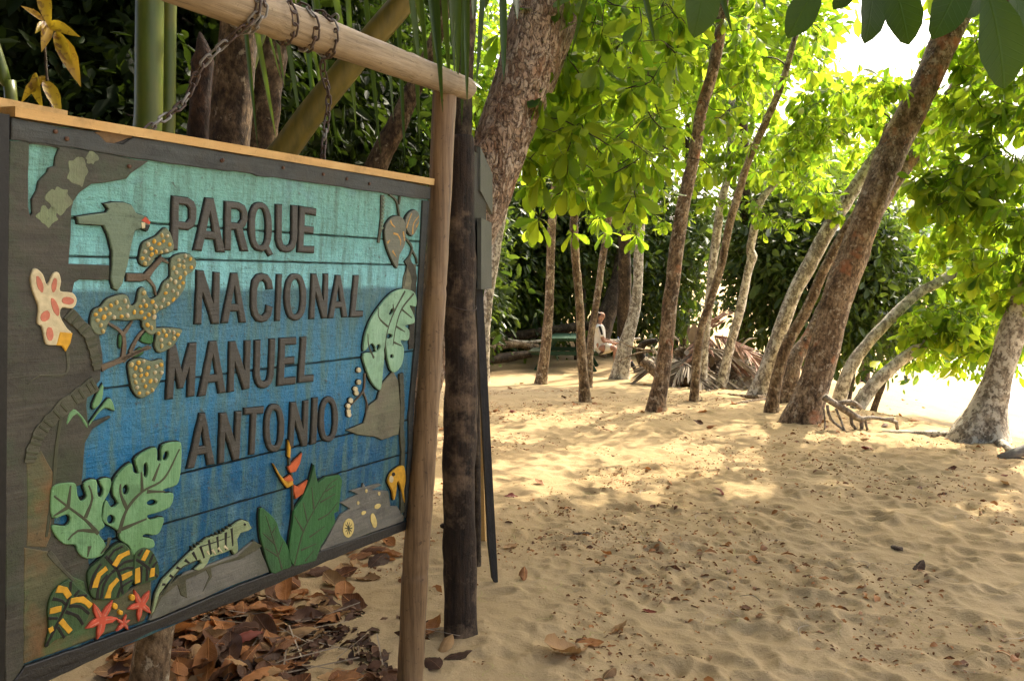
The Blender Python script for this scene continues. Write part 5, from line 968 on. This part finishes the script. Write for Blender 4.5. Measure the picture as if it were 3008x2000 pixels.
for K_, sg in ((K1, -1), (K2, 1)): n0 = len(cp); h_ = H(.04, sg*.10, -.02); cp += [(*h_, .13), (*(h_*.5+K_*.5), .115), (*(h_*.18+K_*.82), .10)]; ce += [(1, n0), (n0, n0+1), (n0+1, n0+2)]
skin('shorts', cp, ce, SHORT, per, root=1)
skin('hair', [(*H(.0,0,.785), .096, .092), (*H(-.04,0,.73), .086, .09), (*H(-.04,0,.66), .062, .075)], [(0,1),(1,2)], HAIR, per)
for A_, K_ in ((A1, K1), (A2, K2)):
    obj('sock', tube([(*(A_*.72+K_*.28), .050), (*(A_*.9+K_*.1), .045), (*A_, .046)], 10, .03), SOCK, per)
    skin('shoe', [(A_.x-.03, A_.y, gz+.045, .048), (A_.x+.08, A_.y, gz+.04, .05, .04), (A_.x+.20, A_.y, gz+.035, .04, .034)], [(0,1),(1,2)], SOCK, per, sub=1)
bt = thing('water_bottle', W1+Vector((.10, .09, -.05)), 'clear plastic drinking bottle held by the seated person', 'bottle')
q = W1+Vector((.105, .095, 0))
def glass(nt, b): b.inputs['Base Color'].default_value = (.75, .85, .88, 1); b.inputs['Roughness'].default_value = .12; b.inputs['Transmission Weight'].default_value = .6
obj('bottle_body', tube([(q.x, q.y, q.z-.08, .031), (q.x, q.y, q.z+.06, .032), (q.x, q.y, q.z+.09, .026), (q.x, q.y, q.z+.11, .013), (q.x, q.y, q.z+.12, .012)], 14, .02), mat('bottle_plastic', glass), bt)
obj('cap', tube([(q.x, q.y, q.z+.119, .0145), (q.x, q.y, q.z+.138, .0145)], 12, .02, resample=False), plain('blue_cap', (.03,.12,.35), .4), bt)

# ------------------------------------------------------------------ logs, roots, dead palm fronds, driftwood
def log(label, pts, ws, m, Ys=None, cat='log', name='fallen_log', zoff=0.0):
    P = []
    for i, (p, w_) in enumerate(zip(pts, ws)):
        Y = Ys[i] if Ys else gnd(*p).y; q = at(*p, Y); P.append((q.x, q.y, q.z+zoff, pxr(w_, Y)))
    return tag(obj(name, tube(P, 10, .08, .18, k=len(ORG) % 40), m, origin=P[0][:3]), label, cat)
log('long dark fallen log lying behind the picnic table', [(1410,1000),(1520,985),(1640,968),(1770,950)], [34,30,30,26], BK_DARK, [19.6,19.8,20,20.2])
log('dark broken log low on the sand left of the picnic table', [(1415,1062),(1480,1050),(1560,1040)], [30,28,22], BK_DARK, [18.2,18.5,18.8])
log('brown weathered log left of the table bench', [(1420,1030),(1500,1012),(1580,1020)], [26,22,20], BK_MID, [18.6,18.9,19.2])
log('thin grey branch lying on the dark fallen log', [(1430,985),(1530,1005),(1600,1000)], [12,11,8], BK_PALE, [18.8,19.0,19.3], 'branch', 'fallen_branch')
log('pale straight pole lying behind the seated person', [(1780,1002),(1830,1000),(1880,995)], [10,10,9], BK_PALE, [19.2,19.4,19.6], 'branch', 'fallen_branch')
log('dark crooked trunk leaning up behind the seated person', [(1745,1040),(1775,950),(1800,880),(1822,790),(1840,640)], [80,62,54,46,34], BK_DARK, [20,20,20.1,20.3,20.6], 'tree', 'leaning_snag')
log('dark snag with a curved top right of the pale lichen trunk', [(1900,1085),(1880,1045),(1890,1010),(1930,1000)], [34,28,22,14], BK_DARK, [16.2,16.2,16.1,16], 'log')
log('grey gnarled log lying before the dead fronds', [(1890,1060),(1940,1100),(2010,1118),(2080,1122)], [34,34,30,22], BK_MID, [15.4,15.2,15,14.8])
for lb, pts, ws in (('long thin root creeping along the sand edge', [(2110,1158),(2170,1163),(2240,1166),(2290,1160)], [12,13,14,16]), ('forked thin root below the sand edge', [(2145,1190),(2200,1180),(2262,1172)], [9,11,14]), ('root running left along the sand from the buttressed trunk', [(2590,1268),(2660,1272),(2730,1277),(2800,1285),(2850,1288)], [8,18,24,34,50]), ('short root running right from the buttressed trunk', [(2900,1290),(2945,1310),(2975,1328)], [60,36,16])):
    log(lb, pts, ws, BK_PALE if 'butt' in lb else BK_MID, None, 'root', 'tree_root')
# driftwood tangle at the foot of the bleached trunks
DRIFT = bark('driftwood', (.22,.17,.12), (.40,.34,.26), (.55,.49,.40))
dg = gnd(2470, 1268); dr = thing('driftwood_roots', dg, 'tangle of bleached driftwood roots beside the great leaning trunk', 'driftwood')
for pts, ws in (([(2420,1165),(2460,1190),(2500,1215),(2530,1232),(2560,1226),(2600,1232),(2625,1228)],[22,20,20,18,12,10,8]), ([(2430,1190),(2440,1230),(2480,1264)],[10,9,6]), ([(2455,1200),(2470,1235),(2482,1268)],[8,7,6]), ([(2500,1215),(2502,1245),(2520,1266)],[12,10,8]), ([(2530,1232),(2532,1255),(2530,1266)],[14,12,12]), ([(2605,1232),(2632,1240),(2636,1262)],[10,12,10]), ([(2420,1200),(2423,1240),(2422,1262)],[6,6,5]), ([(2540,1228),(2545,1250),(2548,1262)],[10,8,8]), ([(2460,1185),(2500,1180),(2530,1200)],[14,16,14])):
    obj('root', tube([(*at(x, y, dg.y+.1), pxr(w_, dg.y)) for (x, y), w_ in zip(pts, ws)], 8, .06, .15), DRIFT, dr)
q = gnd(2945, 1345); log('grey weathered plank end sticking up from the sand', [(2940,1350),(2985,1332),(3040,1305)], [34,34,32], wood('grey_plank', (.16,.15,.13), (.28,.26,.22)), [q.y, q.y, q.y], 'plank', 'driftwood_plank')
def dead_frond(label, root, d, L, m, droop=.6, n=34, ll=.55):
    root = Vector(root); d = Vector(d).normalized(); side = d.cross(Vector((0, 0, 1))).normalized(); t = thing('dead_palm_frond', root, label, 'palm frond', 'dead palm fronds in a heap')
    pts = [root + d*L*s_ + Vector((0, 0, -droop*L*s_*s_)) for s_ in np.linspace(0, 1, 7)]
    for p in pts: p.z = max(p.z, zg1(p.x, p.y)+.03)
    obj('midrib', tube([(*p, .022*(1-.7*i/6)) for i, p in enumerate(pts)], 7, .1), m, t); S = spline([tuple(p) for p in pts], L/n); P = []; D = []
    for i, p in enumerate(S):
        for sg in (-1, 1): P.append(p[:3]); D.append(np.array(d)*.8+np.array(side)*sg*random.uniform(.35, .6)+np.array((0, 0, random.uniform(-.75, -.35))))
    P = np.array(P); D = np.array(D); leaf_obj('leaflets', P, D, RNG.normal(size=P.shape)*.4+np.array((0, -.6, 1.)), ll*RNG.uniform(.6, 1.1, len(P)), leaf_tpl([0, .1, .5, .85, 1], [.012, .028, .03, .018, .002], .4, .03), m, t)
for i, (px, py, Y, d, L, m) in enumerate(((2010,985,15.9,(-.9,-.5,.1),.7,LF_STRAW),(2080,950,15.6,(-.4,-.9,.2),.9,LF_PINK),(2100,950,15.2,(.5,-.8,.1),1.4,LF_PINK),(2050,1000,15.2,(-.7,-.6,0),.8,LF_STRAW),(2085,985,14.7,(.8,-.3,-.1),1.3,LF_STRAW),(1985,1000,15.8,(-1,-.1,.1),.6,LF_STRAW),(2120,1010,14.8,(.9,-.5,-.1),1.2,LF_PINK),(2010,1030,14.6,(.3,-1,0),1.0,LF_STRAW),(2075,940,15.6,(.2,-.2,.9),.9,LF_PINK),(1975,1020,15.6,(-1,.2,.1),.5,LF_STRAW),(2060,1050,14.4,(1,-.2,-.1),1.3,LF_STRAW))):
    dead_frond('dead reddish palm frond in the heap under the slim trunks' if m is LF_PINK else 'dead straw coloured palm frond in the heap under the slim trunks', at(px, py+38, Y), d, L*.85, m)
for i in range(16):
    x0, y0, Y0 = random.uniform(1900, 2190), random.uniform(1020, 1110), random.uniform(14.3, 15.6); dx, dy = random.uniform(-110, 110), random.uniform(-75, 45)
    p0 = at(x0, y0, Y0); p1 = at(x0+dx, y0+dy, Y0+random.uniform(-.5, .3)); p0.z = max(p0.z, zg1(p0.x, p0.y)+.02); p1.z = max(p1.z, zg1(p1.x, p1.y)+.02); pm = (p0+p1)/2+Vector((0, 0, random.uniform(-.06, .1))); r_ = random.uniform(.008, .022)
    tag(obj('dead_branch', tube([(*p0, r_), (*pm, r_*.85), (*p1, r_*.4)], 7, .06, .15, k=i), random.choice((DRIFT, BK_PALE, BK_MID)), origin=p0), 'bare dead branch in the tangle with the dead palm fronds', 'branch', 'bare branches in the heap of fronds')
hc = at(2070, 1080, 15.4); bush('debris_heap', 'low heap of dry twigs and leaves under the dead fronds', (hc.x, hc.y, zg1(hc.x, hc.y)+.15), (.8, .4, .38), 1100, .22, LF_STRAW, None, trunk_r=.03, droop=.2, cat='debris')

# ------------------------------------------------------------------ fallen leaves and crumbs on the sand
def dry_tpl(seed):
    r = random.Random(seed); rows = np.linspace(0, 1, 13); wid = [.01, .06, .12, .17, .22, .26, .28, .29, .28, .25, .19, .11, .01]; V = []; Q = []
    ben, rol, tw = r.uniform(.3, 1.1), r.uniform(.4, 1.5), r.uniform(-.6, .6)
    for i, (x, w_) in enumerate(zip(rows, wid)):
        for j in range(7):
            u = (j-3)/3*w_; a = u*rol*3; yy = math.sin(a)/(rol*3); zz = (1-math.cos(a))/(rol*3)+.022*math.sin(x*26+abs(u)*14+r.random()*.8)*min(1, abs(u)*9)+.05*math.sin(x*7+seed*1.3+u*5)*abs(u)*3+r.uniform(-.012, .012); c_, s_ = math.cos(tw*x), math.sin(tw*x); yy, zz = yy*c_-zz*s_, yy*s_+zz*c_
            th = ben*(x-.5); V.append((math.sin(th)/ben, yy, zz+(1-math.cos(th))/ben*.9))
    for i in range(12):
        for j in range(6): a = i*7+j; Q.append((a, a+1, a+8, a+7))
    return np.array(V), np.array(Q)
LF_TAN = dry('dry_tan_leaf', (.16,.085,.035), (.40,.24,.10), .2, True); LF_UMB = dry('dry_dark_leaf', (.035,.018,.009), (.12,.055,.025), .1, True)
DRY = [single_mesh('dry_leaf', dry_tpl(i), (LF_DRY, LF_DRY, LF_TAN, LF_UMB)[i % 4]) for i in range(12)]; DRED = [single_mesh('dry_leaf', dry_tpl(i+20), LF_RED) for i in range(2)]
def fallen(p, s, label, group, me=None, lift=0.0, tilt=.2):
    me = me or random.choice(DRY); Mq = Matrix.Rotation(random.uniform(0, 6.28), 4, 'Z') @ Matrix.Rotation(random.gauss(0, tilt), 4, 'X') @ Matrix.Rotation(random.gauss(0, tilt), 4, 'Y') @ (Matrix.Rotation(math.pi, 4, 'X') if random.random() < .4 else Matrix.Identity(4))
    zs = [(Mq @ v.co).z*s for v in me.vertices]; M = Matrix.Translation((p.x, p.y, zt1(p.x, p.y)-min(zs)-.004+lift)) @ Mq @ Matrix.Scale(s, 4)
    return tag(inst('dry_leaf', me, M), label, 'leaf', group)
poly = [(330,2000),(380,1860),(540,1770),(800,1640),(1010,1580),(1150,1560),(1170,1640),(1080,1760),(1000,1840),(900,1900),(860,2000)]
k = 0
while k < 290:
    x, y = random.uniform(330, 1170), random.uniform(1560, 2040)
    if y < 2000 and not inside((x, y), poly): continue
    if x > 870 and random.random() < .5: continue
    fallen(gnd(x, y), random.uniform(.11, .22), 'curled dry brown leaf in the drift of leaves under the sign', 'dry leaves drifted under the sign', lift=random.random()**2*.035 if x < 850 else 0, tilt=.27 if x < 850 else .15); k += 1
for x, y in ((720,1900),(790,1850)): fallen(gnd(x, y), .16, 'dull red dry leaf in the drift under the sign', 'red dry leaves under the sign', DRED[0], .03)
for x, y in ((1275,1850),(1310,1900),(1345,1930),(1270,1960)): fallen(gnd(x, y), .13, 'dry brown leaf at the foot of the charred post', 'dry leaves round the charred post')
fallen(gnd(1660,1925), .26, 'long curled tan leaf lying on the smooth sand before the charred post', 'single leaves', DRY[2]); fallen(gnd(1725,1890), .15, 'dark curled leaf just behind the long tan leaf', 'single leaves', DRY[4])
for x, y in ((1500,1458),(1502,1460),): fallen(gnd(x, y), .12, 'red curled leaf on open sand beside the blackened plank', 'red leaf by the plank', DRED[1]); break
for x, y in ((1585,1420),(1783,1265),(2050,1245),(2115,1455),(2540,1297),(2548,1320),(2800,1378),(2952,1428),(1505,1213),(1455,1210),(1710,1575),(1780,1630),(2635,1615),(2700,1668),(1820,1852),(1900,1795),(1500,1610),(1540,1700),(1790,1985),(2090,1258),(2950,1400)):
    fallen(gnd(x, y), random.uniform(.09, .14), 'rusty dry leaf lying singly on the open trodden sand', 'single leaves scattered on the open sand', random.choice(DRY+DRED))
for i in range(70):
    x, y = random.uniform(1430, 2750), random.uniform(1120, 1290)
    if y > 1190+(x-1430)*.06: continue
    fallen(gnd(x, y), random.uniform(.10, .18), 'dry leaf in the sunlit scatter round the slim trunks', 'dry leaves round the slim trunks')
# crumbs of leaf and twig, uncountable
n = 19000; px = RNG.uniform(-1.8, 7.5, n*2); py = 1.6+RNG.random(n*2)**1.5*12
cl = vn(px*1.1, py*1.1, 21)+vn(px*3.3, py*3.3, 22)*.8+.25*np.exp(-((px-.7)**2/1.0+(py-3.6)**2/5)); keep = (cl > .10) & (px < np.interp(py, *XE)+.5); px = px[keep][:n]; py = py[keep][:n]; n = len(px)
P = np.stack([px, py, zt(px, py)+.004], 1); a = RNG.random(n)*6.28; D = np.stack([np.cos(a), np.sin(a), RNG.normal(size=n)*.25], 1); Nn = RNG.normal(size=(n, 3))*.35+np.array((0, 0, 1))
lt = thing('leaf_crumbs', (1, 4, 0), 'brown crumbs of leaf strewn over the trodden sand', 'litter'); lt['kind'] = 'stuff'
leaf_obj('crumbs', P, D, Nn, np.exp(RNG.normal(math.log(.017), .55, n)), leaf_tpl([0, .4, .75, 1], [.06, .3, .26, .05], .5, .5), LF_DRY, lt)
nb = 3000; bx = RNG.normal(size=nb)*.38; byy = RNG.uniform(2.2, 7.0, nb); bx = bx+.35+(byy-2.6)*.10; kp = vn(bx*2.6, byy*2.6, 31)+vn(bx*8, byy*8, 32)*.7 > .02; bx = bx[kp]; byy = byy[kp]; nb = len(bx); a = RNG.random(nb)*6.28
leaf_obj('crumbs', np.stack([bx, byy, zt(bx, byy)+.003], 1), np.stack([np.cos(a), np.sin(a), RNG.normal(size=nb)*.3], 1), RNG.normal(size=(nb, 3))*.4+np.array((0, 0, 1)), np.exp(RNG.normal(math.log(.015), .5, nb)), leaf_tpl([0, .4, .75, 1], [.06, .3, .26, .05], .5, .5), LF_DRY, lt)
n = 1400; i = RNG.integers(0, len(px), n); b_ = P[i]+RNG.normal(size=(n, 3))*np.array((.06, .06, 0)); b_[:, 2] = zt(b_[:, 0], b_[:, 1])+.006; a = RNG.random(n)*6.28
tpl = leaf_tpl(np.linspace(0, 1, 7), [.02]*7, .2, 0); tpl[0][:, 1] += .22*np.sin(tpl[0][:, 0]*3.0)
leaf_obj('twig_crumbs', b_, np.stack([np.cos(a), np.sin(a), a*0+.03], 1), RNG.normal(size=(n, 3))*.2+np.array((0, 0, 1)), RNG.uniform(.04, .14, n), tpl, LF_STRAW, lt)
gs = thing('green_flower_threads', (1, 3, 0), 'thin yellow green flower threads dropped on the sand', 'litter'); gs['kind'] = 'stuff'
n = 160; x = RNG.uniform(-.2, 3.5, n); y = RNG.uniform(2.3, 6.5, n); a = RNG.random(n)*6.28; P2 = np.stack([x, y, zt(x, y)+.008], 1)
tpl = leaf_tpl(np.linspace(0, 1, 9), [.012]*9, .2, 0); tpl[0][:, 1] += .2*np.sin(tpl[0][:, 0]*5)
leaf_obj('threads', P2, np.stack([np.cos(a), np.sin(a), a*0+.05], 1), RNG.normal(size=(n, 3))*.2+np.array((0, 0, 1)), RNG.uniform(.06, .17, n), tpl, leafmat('green_thread', (.28,.27,.06), (.36,.34,.10), (.3,.3,.05), (.3,.3,.05), .2), gs)
n = 3600; x = -1.5+1.1*RNG.random(n)**1.3; y = RNG.uniform(1.9, 3.9, n); kp = (vn(x*3, y*3, 41)+vn(x*9, y*9, 42)*.6+np.clip(-.75-x, -.5, .4) > -.05); x = x[kp]; y = y[kp]; n = len(x); a = RNG.random(n)*6.28  # litter bits, many added dark to stand for the shade under the sign
lb = thing('leaf_fragments', (-.8, 2.8, 0), 'torn dark bits of dry leaf and twig filling in shade under the sign', 'litter'); lb['kind'] = 'stuff'
leaf_obj('fragments', np.stack([x, y, zt(x, y)+RNG.random(n)*.015], 1), np.stack([np.cos(a), np.sin(a), RNG.normal(size=n)*.3], 1), RNG.normal(size=(n, 3))*.5+np.array((0, 0, 1)), RNG.uniform(.02, .075, n), leaf_tpl([0, .4, .75, 1], [.06, .3, .26, .05], .5, .5), LF_UMB, lb)
leaf_obj('sticks', np.stack([x[:150], y[:150], zt(x[:150], y[:150])+.02], 1), np.stack([np.cos(a[:150]), np.sin(a[:150]), a[:150]*0+.08], 1), RNG.normal(size=(150, 3))*.2+np.array((0, 0, 1)), RNG.uniform(.1, .35, 150), leaf_tpl(np.linspace(0, 1, 7), [.012]*7, .2, 0), LF_STRAW, lb)
